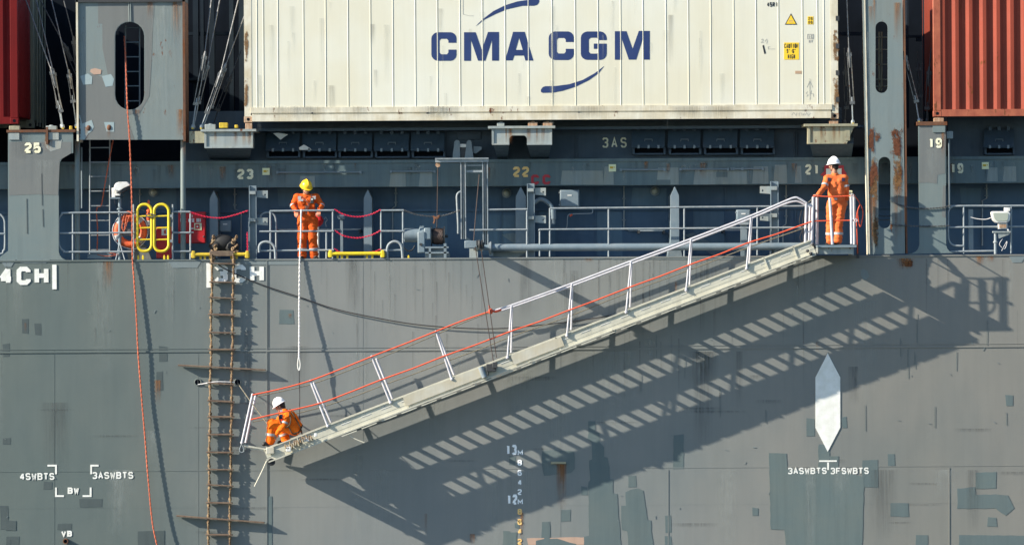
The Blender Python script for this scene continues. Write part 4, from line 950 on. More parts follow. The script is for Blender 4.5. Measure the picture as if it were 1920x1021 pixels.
# fire boxes
t = thing('fire_hose_box', 'red FIRE HOSE BOX mounted behind the post right of the gates', 'fire box', P(360,456,.9))
MB().pbox(334,397,385,456,.9,1.2).build('casing', M['red_box'], t, .012); MB().pbox(345,399,384,455,.885,.905).build('door', M['red_box'], t, .006)
mb = MB(); text(mb,'FIRE HOSE BOX',338,409.5,377,416.5,.885,1.35,.004,0,.22); mb.build('lettering', M['white_letter'], t)
mb = MB(); text(mb,'23',357,403,361.5,407,.885,.9,.004); mb.build('lettering', M['white_letter'], t)
MB().pbox(364,418,378,431,.877,.89).build('pictogram', M['sign_pale'], t)
mb = MB().pbox(366,420,374,429,.87,.88); p_ = mb.build('pictogram_symbol', M['red_box'], t); MB().pbox(368.5,423,371.5,426,.865,.872).build('hose_symbol', M['sign_white'], t)
for y in (428,435): MB().pbox(355,y-1,363,y+1.5,.86,.9).build('latch', M['lamp_white'], t)
for y in (409.5,443.5): MB().ball(P(382,y,.87),.02,8).build('hinge', M['dark'], t)
t = thing('red_cabinet', 'low red cabinet standing behind the right yellow gate', 'fire box', P(308,484,.45))
MB().pbox(293,425,322,484,.45,.75).build('casing', M['red_box'], t, .01)
MB().pbox(303,427.5,317,441,.44,.455).build('pictogram', M['sign_white'], t)
MB().prism([(309.5,430),(312,433),(311,433),(311.3,438),(307.5,438),(307.8,433),(306.8,433)],.433,.445).build('extinguisher_symbol', M['red_box'], t)
# floodlights
t = thing('floodlight', 'white floodlight on a braced grey pole at the left railing', 'floodlight', P(224,487,.15))
MB().prism([(213,352),(216,344),(222,341),(238,340.5),(245,347),(232,353),(224,358),(214,356)],.0,.28).build('lamp_head', M['lamp_white'], t, .012)
MB().prism([(217,360),(226,357.5),(243,349),(244,351),(228,361),(220,362.5)],.02,.26).build('lamp_glass', M['dark'], t, .006)
[MB().pbox(*q).build('ballast_box', M['lamp_white'], t, .008) for q in ((209.5,352,216,370,.06,.2),(216.5,357,225,367,.04,.22))]
MB().pbox(207,370,225,372.5,.03,.25).build('bracket', M['fitting'], t)
MB().tube([P(224.5,372,.15),P(224.5,487,.15)],.032,12).lathe(P(224.5,391,.15),(0,0,1),[(-.02,.06),(.0,.06),(.02,.03)],12).build('pole', M['fitting'], t)
for x in (217,241): MB().tube([P(224.5,455,.12),P(x if x < 224 else 234,487,.05)],.012,6).build('brace', M['galv'], t)
MB().tube(catmull([P(214,373,.05),P(216,382,.04),P(222,388,.08),P(224,392,.11)],4),.006,5).tube(catmull([P(231,363,.05),P(233,367,.05),P(229,370,.1)],4),.005,5).build('cable', M['blk_rubber'], t)
t = thing('floodlight', 'white rectangular floodlight facing outward on the right railing', 'floodlight', P(1869,476,.05))
MB().prism([(1858,398),(1861,396),(1891,396),(1895,400),(1894,413),(1889,417),(1867,417.5),(1861,412)],-.06,.10).build('lamp_head', M['lamp_white'], t, .015)
MB().prism([(1862,400.5),(1865,399),(1889,399),(1891,402),(1890,411),(1887,414),(1869,414.5),(1865,410)],-.072,-.055).build('lamp_glass', M['glass'], t, .004)
MB().pbox(1872,418,1889,429,-.02,.12).build('ballast_box', M['lamp_white'], t, .006); MB().pbox(1883,389,1894,396,.02,.1).build('top_lug', M['lamp_white'], t, .006); MB().pbox(1874,420,1887,427,-.035,-.015).build('ballast_cover', M['cast_rust'], t)
MB().pbox(1862,433,1895,436,-.04,.12).prism([(1871,436),(1893,436),(1893,439),(1873,447)],-.02,.0).build('bracket', M['pedestal'], t)
MB().tube([P(1866.5,436,.03),P(1866.5,476,.03)],.030,12).lathe(P(1866.5,453,.03),(0,0,1),[(-.02,.05),(0,.05),(.02,.03)],12).build('pole', M['galv'], t)
MB().tube([P(1889,429,.0),P(1891,432,.0)],.02,6).tube(catmull([P(1858,408,.0),P(1848,411,.03),P(1832,410,.06),P(1820,407,.08)],4),.008,5).tube(catmull([P(1880,447,.0),P(1874,458,-.01),P(1884,466,.0),P(1888,452,.0),P(1878,470,.02)],5),.006,5).build('cable', M['white_rope'], t)
tag(MB().pbox(1816,392,1825,470,.2,.3).build('flat_bar', M['fitting'], None, org=P(1820,470,.2)), 'upright flat bar beside the right floodlight cable', 'bar')
# ------------------------------------------------------------------ boxes on the wall
def ebox(label, x0,y0,x1,y1,y,post=None,mat='fitting'):
    t = thing('junction_box', label, 'junction box', P((x0+x1)/2,y1,y), 'electrical boxes on deck')
    MB().pbox(x0,y0,x1,y1,y,y+.2).build('casing', M[mat], t, .012)
    MB().pbox(x0+1.5,y0+1.5,x1-1.5,y1-1.5,y-.012,y+.01).build('lid', M[mat], t, .006)
    MB().pbox((x0+x1)/2-4,y0+(y1-y0)*.28,(x0+x1)/2+4,y0+(y1-y0)*.28+2.2,y-.018,y).build('name_plate', M['lamp_white'], t)
    for yy in (y0+4,y1-5): MB().pbox(x0-2.5,yy,x0,yy+2,y,y+.03).build('hinge', M['galv'], t)
    if post: MB().pbox(post[0],y1,post[1],post[2],y+.05,y+.15).build('stand', M['fitting'], t)
    return t
ebox('blue grey junction box on the wall above the rope ladder', 411,413,433,434.5,1.3)
ebox('large grey junction box on the wall right of the red letters CC', 1050,356,1086,388,.9)
e = ebox('ribbed grey switch box on a post under the gangway handrail', 1381,393,1407,416,.5,(1389,1401,480)); MB().pbox(1384,416,1404,421,.48,.7).build('cable_gland', M['galv'], e)
ebox('small dark switch box on a post behind the upper red chain', 635,400,646,411,.9,(638,643,484))
tag(MB().tube(catmull([P(1111,389,1.0),P(1111,397,1.0),P(1106,400,1.0),P(1076,401,1.0),P(1065,404,1.0),P(1063,424,1.0),P(1060,430,1.0)],5),.010,6).tube([P(1068,405,.97),P(1073,402,.97)],.02,6,1).build('conduit', [M['galv'],M['red_rope']], None, org=P(1063,430,1.0)), 'thin cable conduit bending below the large junction box', 'conduit')
tag(MB().tube(catmull([P(872,358,.5),P(862,360,.5),P(857,366,.5),P(857,380,.5),P(859,420,.5),P(859,438,.5)],5),.022,8).build('conduit', M['galv'], None, org=P(859,438,.5)), 'pale bent pipe just left of the lifting frame', 'pipe')
t = thing('fire_hose_stand', 'red and white hydrant fitting right behind the yellow helmeted man', 'hydrant', P(597,485,.9))
MB().tube([P(596,425,.9),P(597,485,.9)],.025,10).build('stand_pipe', M['lamp_white'], t); MB().lathe(P(598,424,.9),(0,0,1),[(0,.03),(.05,.08),(.12,.10),(.2,.06),(.22,.02)],14).build('valve', M['red_box'], t)
MB().pbox(590,400,600,412,.95,.98).build('sign_plate', M['sign_white'], t); MB().pbox(592,402,598,409,.94,.952).build('sign_symbol', M['red_box'], t)
MB().tube([P(607,411,1.2),P(611,407,1.2),P(614,412,1.2),P(610,417,1.2),P(612,425,1.2)],.012,6).build('hose_hook', M['galv'], t)
# tread steps / cleats / small brackets on wall
for x0,x1,y,lb in ((520,676,430,'thin shelf bar on the wall behind the yellow helmeted man'),(1196,1247,432,'bracket bar on the blue wall left of the third stiffener'),(1355,1400,431,'bracket bar on the blue wall behind the switch box')):
    t = thing('wall_bar', lb, 'bar', P((x0+x1)/2,y,1.2), 'bars on the deck wall'); MB().pbox(x0,y-1.2,x1,y+1.2,1.2,1.3).build('bar', M['galv'], t); [MB().pbox(q,y,q+4,y+5,1.2,YW).build('bracket', M['dark'], t) for q in (x0, x1-4)]
for pts, lb in (([(262,352),(262,392),(275,396),(275,424)],'thin cable pipe on the wall above the left yellow gate'),([(440,352),(440,392),(452,396),(452,470)],'thin cable pipe on the wall left of the first stowage post'),
                ([(742,352),(742,386),(736,390),(736,450)],'thin cable pipe on the wall right of the upper red chain'),([(1170,348),(1170,428),(1180,432),(1235,431)],'thin cable pipe bending low on the wall beneath the pale beam label'),
                ([(1474,345),(1474,420),(1468,424),(1468,474)],'thin cable pipe right of the third stowage post'),([(1850,345),(1850,372),(1842,376),(1842,460)],'thin cable pipe on the wall left of the right floodlight')):
    t = thing('cable_pipe', lb, 'pipe', P(*pts[-1],YW-.06), 'thin cable pipes on the deck wall')
    MB().tube([P(a,b,YW-.06) for a,b in pts],.015,7).build('tube', M['galv'], t)
    for f in (.3,.8):
        c = Vector(pts[0]).lerp(Vector(pts[1]), f); MB().pbox(c.x-3,c.y-1.2,c.x+3,c.y+1.2,YW-.09,YW).build('clip', M['fitting'], t)
for x,y,lb in ((288,360,'round wall lamp above the yellow gates'),(950,362,'round wall lamp right of the lifting frame'),(1228,358,'round wall lamp left of the fourth stiffener')):
    t = thing('wall_lamp', lb, 'lamp', P(x,y,YW-.1), 'bulkhead lamps on the deck wall'); MB().lathe(P(x,y,YW),(0,-1,0),[(0,.10),(.05,.10),(.06,.085)],16).build('base', M['fitting'], t); MB().ball(P(x,y,YW-.07),(.07,.05,.07),12).build('lens', M['glass'], t)
# small signs
for x0,y0,x1,y1,lb in ((492,315,505.5,328,'pale yellow label on the beam right of number 23'),(1141.5,308,1155,321.5,'pale yellow label on the beam right of the red letters CC'),(1841,304,1854,317,'pale yellow label on the beam at the far right')):
    t = thing('label_plate', lb, 'sign', P((x0+x1)/2,y1,YB-.02), 'pale labels on the beam'); MB().pbox(x0,y0,x1,y1,YB-.02,YB-.005).build('plate', M['sign_pale'], t)
    MB().pbox(x0+2,y0+4,x0+8,y0+8,YB-.026,YB-.019).pbox(x0+9,y0+4.5,x0+11,y0+6.5,YB-.026,YB-.019).build('symbol', M['yellow_dirty'], t)
t = thing('first_aid_sign', 'red sign with pale square on the beam behind the man on the platform', 'sign', P(1563,326,YB-.03))
MB().prism([(1546,310),(1582,310),(1582,317),(1588,326),(1577,332),(1549,332),(1538,328),(1546,321)],YB-.03,YB-.01).build('plate', M['red_letter'], t); MB().pbox(1549,316,1578,331,YB-.04,YB-.028).build('pale_square', M['sign_white'], t)
t = thing('green_sign', 'small pale green sign right of the man on the platform', 'sign', P(1595,370,.8)); MB().pbox(1589,357,1598,370,.8,.82).build('plate', M['sign_pale'], t); MB().pbox(1591,359,1596,364,.79,.802).build('symbol', M['pillar_grey'], t)
# floor litter: hatch bracket ears
t = thing('davit_socket', 'grey two eared bracket above the lifting frame with a white label', 'bracket', P(868,300,YB-.1))
for a,b,c,d in ((848,852,860,861),(872,875,883,888)):
    MB().prism([(a,298),(b,266),(b+3,262.5),(c,263),(c+2,266),(d+2,298)] if a < 860 else [(a-1,298),(b,266),(b+3,262.5),(c-1,263),(c+1,266),(d,298)], YB-.12, YB+.1).build('ear', M['fitting'], t)
MB().pbox(862,270,874,276,YB-.1,YB-.08).build('white_label', M['lamp_white'], t); MB().pbox(864,277,873,296,YB-.1,YB).build('cylinder', M['dark'], t)
tag(MB().prism([(888,274),(903,275),(903,280),(892,288),(887,286)],YB-.05,YB+.3).build('bracket_arm', M['fitting'], None, org=P(890,288,YB)), 'small pointed bracket right of the two eared bracket', 'bracket')
tag(MB().pbox(857,246,902,262,YR-.03,YR-.005).build('name_plate', M['recess'], None, .006, org=P(880,262,YR)), 'raised dark builder plate above the lifting frame', 'plate')
# sunlit rags high on the first flaps
for q,lb in (([(512,250),(522,249),(540,252),(526,262)],'torn white sheet lying on the leftmost flap'),([(560,277),(570,271),(582,278),(584,281),(562,281)],'crumpled white sheet between the first two flaps')):
    tag(MB().prism(q,YR-.42,YR-.40).build('torn_sheet', M['white_letter'], None, org=P(q[0][0],q[0][1],YR-.4)), lb, 'sheet')
# ------------------------------------------------------------------ vertical ladders
def vladder(label, x0,x1,y0,y1,ys,y,mat='galv',r=.012):
    t = thing('fixed_ladder', label, 'ladder', P((x0+x1)/2,y1,y), 'fixed steel ladders')
    for x in (x0,x1): MB().tube([P(x,y0,y),P(x,y1,y)],r*1.3,8).build('side_rail', M[mat], t)
    for q in ys: MB().tube([P(x0,q,y),P(x1,q-.3,y)],r,6).build('rung', M[mat], t)
vladder('steel ladder below the slotted tower left of the floodlight', 168.5,206,262,482,[277,304,331,358.5,386,413.5,441,468.5],.75)
vladder('steel ladder seen inside the slot of the big tower', 235,262,10,230,[25,52,79.5,107,134.5,161.5,189.5,215],.5,'fitting')
tag(MB().pbox(164,476,209,484,.3,.5).tube([P(164,480,.3),P(170,475,.3),P(205,475,.3),P(209,480,.3)],.012,6).build('cleat', M['fitting'], None, org=P(185,484,.3)), 'low horned cleat at the foot of the left ladder', 'cleat')
# ------------------------------------------------------------------ winch
t = thing('winch', 'grey motor winch with a drum of greasy wire on the deck edge', 'winch', P(800,483,.35))
MB().lathe(P(756,441,.35),(1,0,0),[(0,.08),(.03,.14),(.32,.14),(.34,.19),(.42,.19)],20).build('motor', M['fitting'], t)
MB().pbox(783,434,797,474,.12,.55).pbox(795,427,808,449,.14,.5).build('gearbox', M['fitting'], t, .02)
MB().lathe(P(789,458,.12),(0,-1,0),[(0,.03),(.03,.03),(.03,.018)],12).build('oil_plug', M['dark'], t)
MB().lathe(P(810,443,.35),(1,0,0),[(-.02,.2),(.0,.2),(.0,.145),(.02,.15),(.22,.15),(.24,.145),(.24,.2),(.26,.2),(.26,.03),(.32,.03)],24).build('drum', M['dark'], t)
MB().tube([P(812.5+18*i/140,443,.35)+Vector((0,.158*math.cos(i*.55),.158*math.sin(i*.55))) for i in range(141)],.010,5).build('wire_coil', M['wire'], t)
MB().pbox(797,462,841,465,.1,.6).pbox(797,472,841,475,.1,.6).pbox(804,465,808,484,.1,.16).pbox(832,456,837,484,.1,.16).pbox(797,474,843,484,.2,.5).build('base_frame', M['fitting'], t)
MB().pbox(800,465,838,472,.2,.3).build('base_plate', M['fitting'], t)
MB().ball(P(768,436,.3),.02,8).tube([P(768,434,.3),P(768,441,.3)],.008,6).build('lifting_eye', M['lamp_white'], t)
MB().tube(catmull([P(756,462,.2),P(764,470,.2),P(773,468,.2),P(778,460,.2)],5),.012,6).build('cable', M['blk_rubber'], t)
tag(MB().tube([P(821,302,.25),P(820,380,.28),P(819,428,.33)],.009,6).build('hoist_wire', M['wire'], None, org=P(819,428,.33)), 'thin wire running from the lifting frame down to the winch drum', 'wire')
# lifting frame
t = thing('lifting_frame', 'weathered grey gantry frame of two channel posts and a top beam', 'frame', P(890,483,.2))
m = M['galv']
for x0,x1,y1 in ((863.5,873.5,448),(904.5,915,462)):
    MB().pbox(x0,303,x1,y1,.25,.27).pbox(x0,303,x0+2,y1,.15,.26).pbox(x1-2,303,x1,y1,.15,.26).pbox(x0+4.2,303,x0+5.8,y1,.18,.26).build('channel_post', m, t)
MB().pbox(816,297,916,304,.12,.34).pbox(816,296,916,298,.08,.38).build('top_beam', m, t)
MB().pbox(873,319,905,323,.2,.3).pbox(873,309,905,311,.2,.3).build('cross_bar', m, t)
MB().lathe(P(821,309,.22),(0,-1,0),[(0,.03),(.0,.05),(.03,.05),(.03,.03)],14).build('sheave', M['cast_rust'], t)
MB().bar(P(873,446,.3),P(905,470,.3),.06,.06).build('diagonal_brace', M['fitting'], t)
tag(MB().tube([P(898.5,327,.1),P(893,390,.02),P(888,452,-.1)],.010,6).build('hoist_wire', M['wire'], None, org=P(888,452,-.1)), 'brown wire slanting down inside the lifting frame to the block', 'wire')
for x in (870,876,880): pass
tag(MB().prism([(880,466),(896,466),(896,484),(880,484)],.1,.3).build('arm_foot', M['pedestal'], None, org=P(888,484,.1)), 'pale foot plate below the davit block', 'bracket')
# davit arm reaching out over the side
t = thing('davit', 'grey davit arm with pulley block holding the gangway wires', 'davit', P(890,458,.1))
YD = -1.24
a0 = P(893,462,.15); a1 = P(893,458,YD)
MB().bar(a0, a1, .13, .13, up=Vector((0,0,1))).build('arm', M['fitting'], t, .01)
MB().pbox(871,451,895,465,YD-.08,YD+.14).build('head_block', M['fitting'], t, .012)
MB().lathe(P(897,457,YD-.10),(1,0,0),[(0,.07),(.02,.09),(.03,.055),(.06,.055),(.07,.09),(.09,.07)],16).pbox(893,450,899,460,YD-.12,YD).pbox(900,454,908,466,YD-.1,YD+.05).build('sheave', M['dark'], t)
YO, YI = -1.035, -.268
w1 = P(925,676,YO-.03); w2 = P(931,670,YO-.03)
tag(MB().tube([P(891,462,YD-.08), w1], .0085, 6).build('fall_wire', M['wire'], None, org=w1), 'left one of the two long wires from the davit down to the gangway', 'wire', 'gangway fall wires')
tag(MB().tube([P(902,466,YD-.06), w2], .0085, 6).build('fall_wire', M['wire'], None, org=w2), 'right one of the two long wires from the davit down to the gangway', 'wire', 'gangway fall wires')
# stowage pipe behind the gangway
t = thing('stowage_pipe', 'long thick grey pipe lying along the deck edge behind the gangway', 'pipe', P(1210,470,.1))
MB().tube([P(890,464,.16),P(925,463.5,.16)],.055,14).tube([P(921,464,.16),P(1510,461.5,.16)],.075,18).build('pipe', M['fitting'], t)
MB().lathe(P(921,464,.16),(1,0,0),[(-.03,.12),(.0,.12)],16).lathe(P(918,464,.16),(1,0,0),[(-.02,.1),(.0,.1)],16).build('flange', M['galv'], t)
for x in (921,1230,1455): MB().pbox(x-4,456,x+4,480,.2,.3).build('saddle', M['fitting'], t)
MB().prism([(918,471),(990,471),(968,484),(918,480)],.3,.34).build('gusset', M['pillar'], t)
# ------------------------------------------------------------------ ropes
def rope(pts, r, mat, label, name='rope', n=6, cat='rope', sub=8, twist=True):
    path = catmull([P(a,b,c) for a,b,c in pts], sub)
    mb = MB()
    if twist:
        # resample and lay two strands around each other
        L_ = [0]
        for i in range(1,len(path)): L_.append(L_[-1]+(path[i]-path[i-1]).length)
        step = r*1.6; cnt = max(4, int(L_[-1]/step)); out = []; i = 0
        for k in range(cnt+1):
            s_ = L_[-1]*k/cnt
            while i < len(L_)-2 and L_[i+1] < s_: i += 1
            out.append(path[i].lerp(path[i+1], (s_-L_[i])/max(L_[i+1]-L_[i],1e-9)))
        for ph in (0, math.pi):
            mb.tube([p+Vector((math.cos(j*.9+ph),math.sin(j*.9+ph),0))*r*.45 for j, p in enumerate(out)], r*.62, 5)
    else: mb.tube(path, r, n)
    return tag(mb.build(name, mat, None, org=path[-1]), label, cat)
rope([(233,68,.35),(236,120,.12),(239,205,.0),(243,262,-.02),(246.5,350,-.02),(248.5,480,-.03),(251,520,-.05),(256,600,-.07),(259,660,-.085),(265,740,-.075),(272,820,-.09),(278,900,-.11),(286,980,-.14),(298,1040,-.17),(305,1110,-.2)], .017, M['orange_rope'], 'long orange rope hanging down the whole hull from the tower slot')
rope([(212,262,.7),(203,310,.65),(196,350,.6),(190,384,.55),(183,388,.5),(181,400,.55),(183,430,.55),(182,470,.5)], .014, M['orange_rope'], 'orange rope trailing beside the left ladder')
rope([(247,400,-.02),(240,396,.06),(233,404,.1),(229,425,.1),(233,432,.1),(240,412,.1),(245,400,.1),(238,402,.1),(235,420,.1),(232,436,.1)], .013, M['orange_rope'], 'bundle of orange rope tied on the railing at the lifebuoy')
rope([(183,477,.3),(200,480,.28),(222,477,.3),(205,474,.3)], .012, M['orange_rope'], 'flat coil of orange rope on the deck by the cleat')
t = thing('heaving_line', 'white rope with steel hook hanging from the railing over the lower gangway', 'rope', P(562,705,-.2))
path = catmull([P(565,393,.03),P(564.5,405,.0),P(564,440,-.02),P(562,487,-.04),P(561,560,-.10),P(561,620,-.16),P(560.5,672,-.22)],10)
for ph in (0,math.pi):
    q = []
    for i in range(220):
        f = i/219*(len(path)-1); j = min(int(f),len(path)-2); q.append(path[j].lerp(path[j+1],f-j)+Vector((math.cos(i*.8+ph),math.sin(i*.8+ph),0))*.008)
    MB().tube(q,.011,6).build('strand', M['white_rope'], t)
MB().tube(catmull([P(560,668,-.22),P(558,684,-.22),P(560.5,694,-.22),P(563,684,-.22),P(561,668,-.22)],4),.011,6).build('thimble', M['lamp_white'], t)
MB().tube([P(560.8,694,-.22),P(561,714,-.23)],.012,6).ball(P(561,716,-.23),.022,8).build('hook', M['dark'], t)
rope([(561,716,-.23),(562,745,-.5),(561.5,785,-.9)], .008, M['black_rope'], 'dark lifeline from the hook down to the crouching man', cat='line', twist=False)
MB().tube([P(564,402,.0),P(564,407,-.02)],.03,8) 
rope([(436,470,-.02),(436,490,-.02),(410,496,-.035),(453,518,-.04),(501,537,-.045),(560,556,-.045),(620,576.5,-.045),(680,590.5,-.045),(774,607,-.045),(868,614.7,-.05),(950,614.7,-.05),(1056,604,-.05),(1134,593,-.05),(1180,583,-.05)], .011, M['black_rope'], 'slack black cable drooping across the hull from the rope ladder', cat='cable', twist=False)
rope([(380,719,-.05),(405,715,-.13),(440,716,-.10)], .010, M['white_rope'], 'thin white lashing across the rope ladder between the two eyes', cat='lashing', twist=False)
rope([(371,720,-.02),(381,719,-.05),(395,716,-.12)], .009, M['white_rope'], 'short white cord end in the left eye', cat='lashing', twist=False)
rope([(446,718,-.03),(470,752,-.4),(503,796,-.75)], .012, M['grey_rope'], 'dark taut rope from the right eye to the crouching man', cat='rope', twist=False)
rope([(562,722,-.3),(562,745,-.3),(561,760,-.31)], .006, M['black_rope'], 'short dark snap line under the steel hook', cat='line', twist=False)
# ------------------------------------------------------------------ rope ladder
t = thing('rope_ladder', 'brown rope ladder with wooden steps hanging down the hull', 'rope ladder', P(415,1100,-.09))
def lx(y, side): return (397.5 if side == 0 else 437.5) - (y-500)*.0132 + .6*math.sin(y*.05+side)
YLd = -.09
ysteps = [493.5,528,558.7,589,623.5,655,718.6,751.5,781,813.7,846.5,879,909,941,1002,1034,1066]
for sd in (0,1):
    mb = MB()
    for off in (-.019,.019):
        pts = []; y = 476
        while y < 1100:
            pts.append(P(lx(y,sd)+.6*math.sin(y*.21+off*60), y, YLd+off+.005*math.sin(y*.5))); y += 4
        for ph in (0, math.pi):
            q = []; 
            for i in range(len(pts)*3):
                f = i/3; j = min(int(f), len(pts)-2); q.append(pts[j].lerp(pts[j+1], f-j)+Vector((math.cos(i*.8+ph),math.sin(i*.8+ph),0))*.009)
            mb.tube(q,.011,5)
    for y in ysteps+[688,972]:
        for dy in (-6,6): mb.lathe(P(lx(y+dy,sd),y+dy,YLd),(0,0,1),[(-.03,.024),(-.015,.033),(.015,.033),(.03,.024)],8)
    mb.build('side_rope', M['manila'], t)
rs = random.Random(5)
for y in ysteps:
    a = P(lx(y,0)-5, y-.8+rs.uniform(-1,1), YLd); b = P(lx(y,1)+5, y+.8+rs.uniform(-1,1), YLd)
    MB().bar(a, b, .026, .118, up=Vector((0,-1,rs.uniform(-.12,.05)))).build('step', M['wood'], t, .005)
for (xa,ya_),(xb,yb_) in (((334,684),(498,693)),((331,966),(496,979))):
    MB().bar(P(xa,ya_,YLd), P(xb,yb_,YLd), .030, .118).build('spreader_step', M['wood'], t, .005)
t = thing('rope_bundle', 'dark bundle of rope ladder end lying on the deck behind the yellow roller', 'rope bundle', P(417,475,.2))
MB().ball(P(418,455,.35),(.26,.15,.17),14).ball(P(405,460,.3),(.15,.12,.12),10).ball(P(435,462,.3),(.16,.12,.13),10).build('stowed_ladder', M['blk_rubber'], t)
for sd in (0,1):
    x = 402 if sd == 0 else 440
    mb = MB()
    for i in range(7):
        c = P(x+rs.uniform(-4,4), 444+i*5.5, .08); d = Vector((rs.uniform(-1,1),-.4,rs.uniform(-1,1))).normalized(); u = d.orthogonal().normalized(); v = d.cross(u)
        mb.tube([c+(u*math.cos(a)+v*math.sin(a))*.030 for a in [2*math.pi*q/10 for q in range(10)]], .018, 6, closed=True)
    mb.tube(catmull([P(x,472,.05),P(x-1,484,-.05),P(lx(490,sd),492,-.08)],4),.028,8); mb.build('knotted_rope', M['manila'], t)
MB().pbox(393,470,437,480,-.08,-.04).build('end_step', M['wood'], t, .006)
# ------------------------------------------------------------------ gangway
g = thing('gangway', 'pale aluminium boarding ladder slanting up the ship side', 'gangway', P(1000,660,-.65))
LO = (505,848); HI = (1512,463)
def GP(x, dz=0, y=YO):   # point on the stringer top line at pixel x, dz px below
    yy = 738.5 - .3825*(x-760)
    return P(x, yy+dz, y)
up = (GP(600,0)-GP(600,27)).normalized()
axis = (GP(1000)-GP(900)).normalized(); perp = Vector((0,-1,0)).cross(axis).normalized()
if perp.z < 0: perp = -perp
hS = 27*S(YO)
def gbar(mb, x0, x1, dz0, dz1, ya, yb, m=0):
    a = GP(x0, 0, 0); b = GP(x1, 0, 0); 
    a = Vector((a.x,(ya+yb)/2,a.z)); b = Vector((b.x,(ya+yb)/2,b.z)); k = S(0)*.934
    c0 = -perp*((dz0+dz1)/2*k)
    mb.bar(a+c0, b+c0, abs(dz1-dz0)*k, abs(yb-ya), m)
for nm, yy, sg in (('outer',YO,-1),('inner',YI,1)):
    mb = MB()
    gbar(mb, 500, 1514, 0, 27, yy-.006, yy+.006)                 # web
    gbar(mb, 500, 1514, 0, 2.2, yy-.030, yy+.035 if sg < 0 else yy+.03)   # top flange
    gbar(mb, 500, 1514, 25.5, 28, yy-.055, yy+.03)                # bottom flange
    gbar(mb, 500, 1514, 17.5, 18.3, yy-.010, yy)                   # mid rib
    if sg < 0:
        for i in range(24):
            x = 640+i*37
            gbar(mb, x, x+18, 9.0, 10.2, yy-.012, yy, 1)
            gbar(mb, x-6, x+22, 30, 32, yy-.05, yy-.03)
        for x in (560,1040,1426,1480): gbar(mb, x, x+2, 0, 26, yy-.03, yy)
    mb.build('stringer', [M['alu'], M['lamp_white']], g)
for x0,x1 in ((757,900),(957,1050)):
    mb = MB(); gbar(mb, x0, x1, 2.4, 21, YO-.040, YO-.024); mb.build('cover_plate', M['alu_cover'], g)
mb = MB()
gbar(mb, 515, 1500, 12, 14, YI-.118, YI-.006); gbar(mb, 515, 1500, 12, 14, YO+.006, YO+.056)
mb.build('tread_ledge', M['alu'], g)
uk = .88
mb = MB(); gbar(mb, 515, 1500, 14, 17, -.688, -.528); gbar(mb, 515, 1500, 14, 17, -.955, -.826); mb.build('walkway_strip', M['alu'], g)
x = 520; n_ = 0
while x < 1505:
    c = GP(x, 14, (YO+YI)/2); c.y = (YO+YI)/2
    MB().box(c, (.145, YI-YO-.02, .016)).build('tread', M['alu'], g); x += 25.3; n_ += 1
# stanchions
stan = [((959,575),(951.5,670),(958.5,661)),((1072,534),(1063,629),(1071,618)),((1183,492),(1174,585),(1181.6,575.5)),((1295.4,450.7),(1286.6,544),(1293,534)),((1408,409.6),(1400,503),(1405,493)),
        ((817.5,621),(847,710),(851.5,702)),((697,668),(732,754),(736,747)),((582,713.5),(614.7,798),(620.7,791)),((473.5,739),(453.5,829.4),(460.6,829.4))]
inner_top = {817.5:(820,623),697:(706,673),582:(588.6,718),473.5:(479,742.5)}
for tp, bo, bi in stan:
    MB().tube([P(*bo,YO-.035),P(*tp,YO-.035)],.024 if tp[0] < 900 else .019,10).ball(P(*bo,YO-.04),.034,8).ball(P(*tp,YO-.04),.028,8).build('stanchion', M['rail_white'], g)
    ti = inner_top.get(tp[0], (tp[0]+1.5, tp[1]+2))
    MB().tube([P(*bi,YI),P(*ti,YI)],.024 if tp[0] < 900 else .019,10).ball(P(*ti,YI),.025,8).build('stanchion', M['rail_white'], g)
MB().tube(catmull([P(x_,y_,YO-.03) for x_,y_ in ((921,583),(959,572),(1072,531.5),(1183,489.5),(1295,448),(1408,404.5),(1470,378),(1490,370.5),(1500,373),(1513,381))],8),.022,10).build('handrail', M['rail_white'], g)
MB().tube(catmull([P(x_,y_,YI) for x_,y_ in ((928,584),(959,576),(1072,536),(1183,494.5),(1295,453),(1408,409.5),(1470,383),(1490,377.5),(1500,379),(1510,384))],8),.020,10).build('handrail', M['rail_white'], g)
def grope(pts, y, r, mat):
    path = catmull([P(a,b,y) for a,b in pts], 6); MB().tube(path, r, 6).build('side_rope', mat, g)
grope([(473,740),(528,728),(582,713),(640,691),(697,668),(757,645),(817,621),(870,600),(920,583)], YO-.06, .015, M['red_rope'])
grope([(479,743),(533,732),(589,718),(648,696),(706,673),(765,649),(820,626),(870,604),(922,584)], YI, .011, M['grey_rope'])
grope([(470,786),(535,771),(600,755.4),(658,734),(715,711.5),(775,690),(833,667),(895,645),(957,621),(1010,603),(1065,582),(1122,561),(1180,538.5),(1237,518),(1293.5,496),(1350,476),(1403,455),(1455,439),(1500,423),(1522,415)], YO-.06, .015, M['red_rope'])
grope([(474,790),(540,778),(604,762),(665,742),(722,720),(780,699),(840,676),(900,654),(960,630),(1068,592),(1180,547),(1295,505),(1405,463),(1500,430),(1522,420)], YI, .011, M['grey_rope'])
MB().ball(P(920,583,YO-.07),(.05,.05,.06),10).tube([P(917,572,YO-.07),P(919,582,YO-.07),P(922,588,YO-.07)],.014,6).tube(catmull([P(923,582,YO-.06),P(930,584,YO-.06),P(940,580,YO-.06)],3),.02,6).build('rope_knot', M['red_rope'], g)
for dz, xx in ((8,905),): pass
gb = GP(903,14,YO-.08); d = perp
MB().tube([gb-perp*.11+axis*.02, gb+perp*.11+axis*.02],.055,12).build('roller_fender', M['galv'], g)
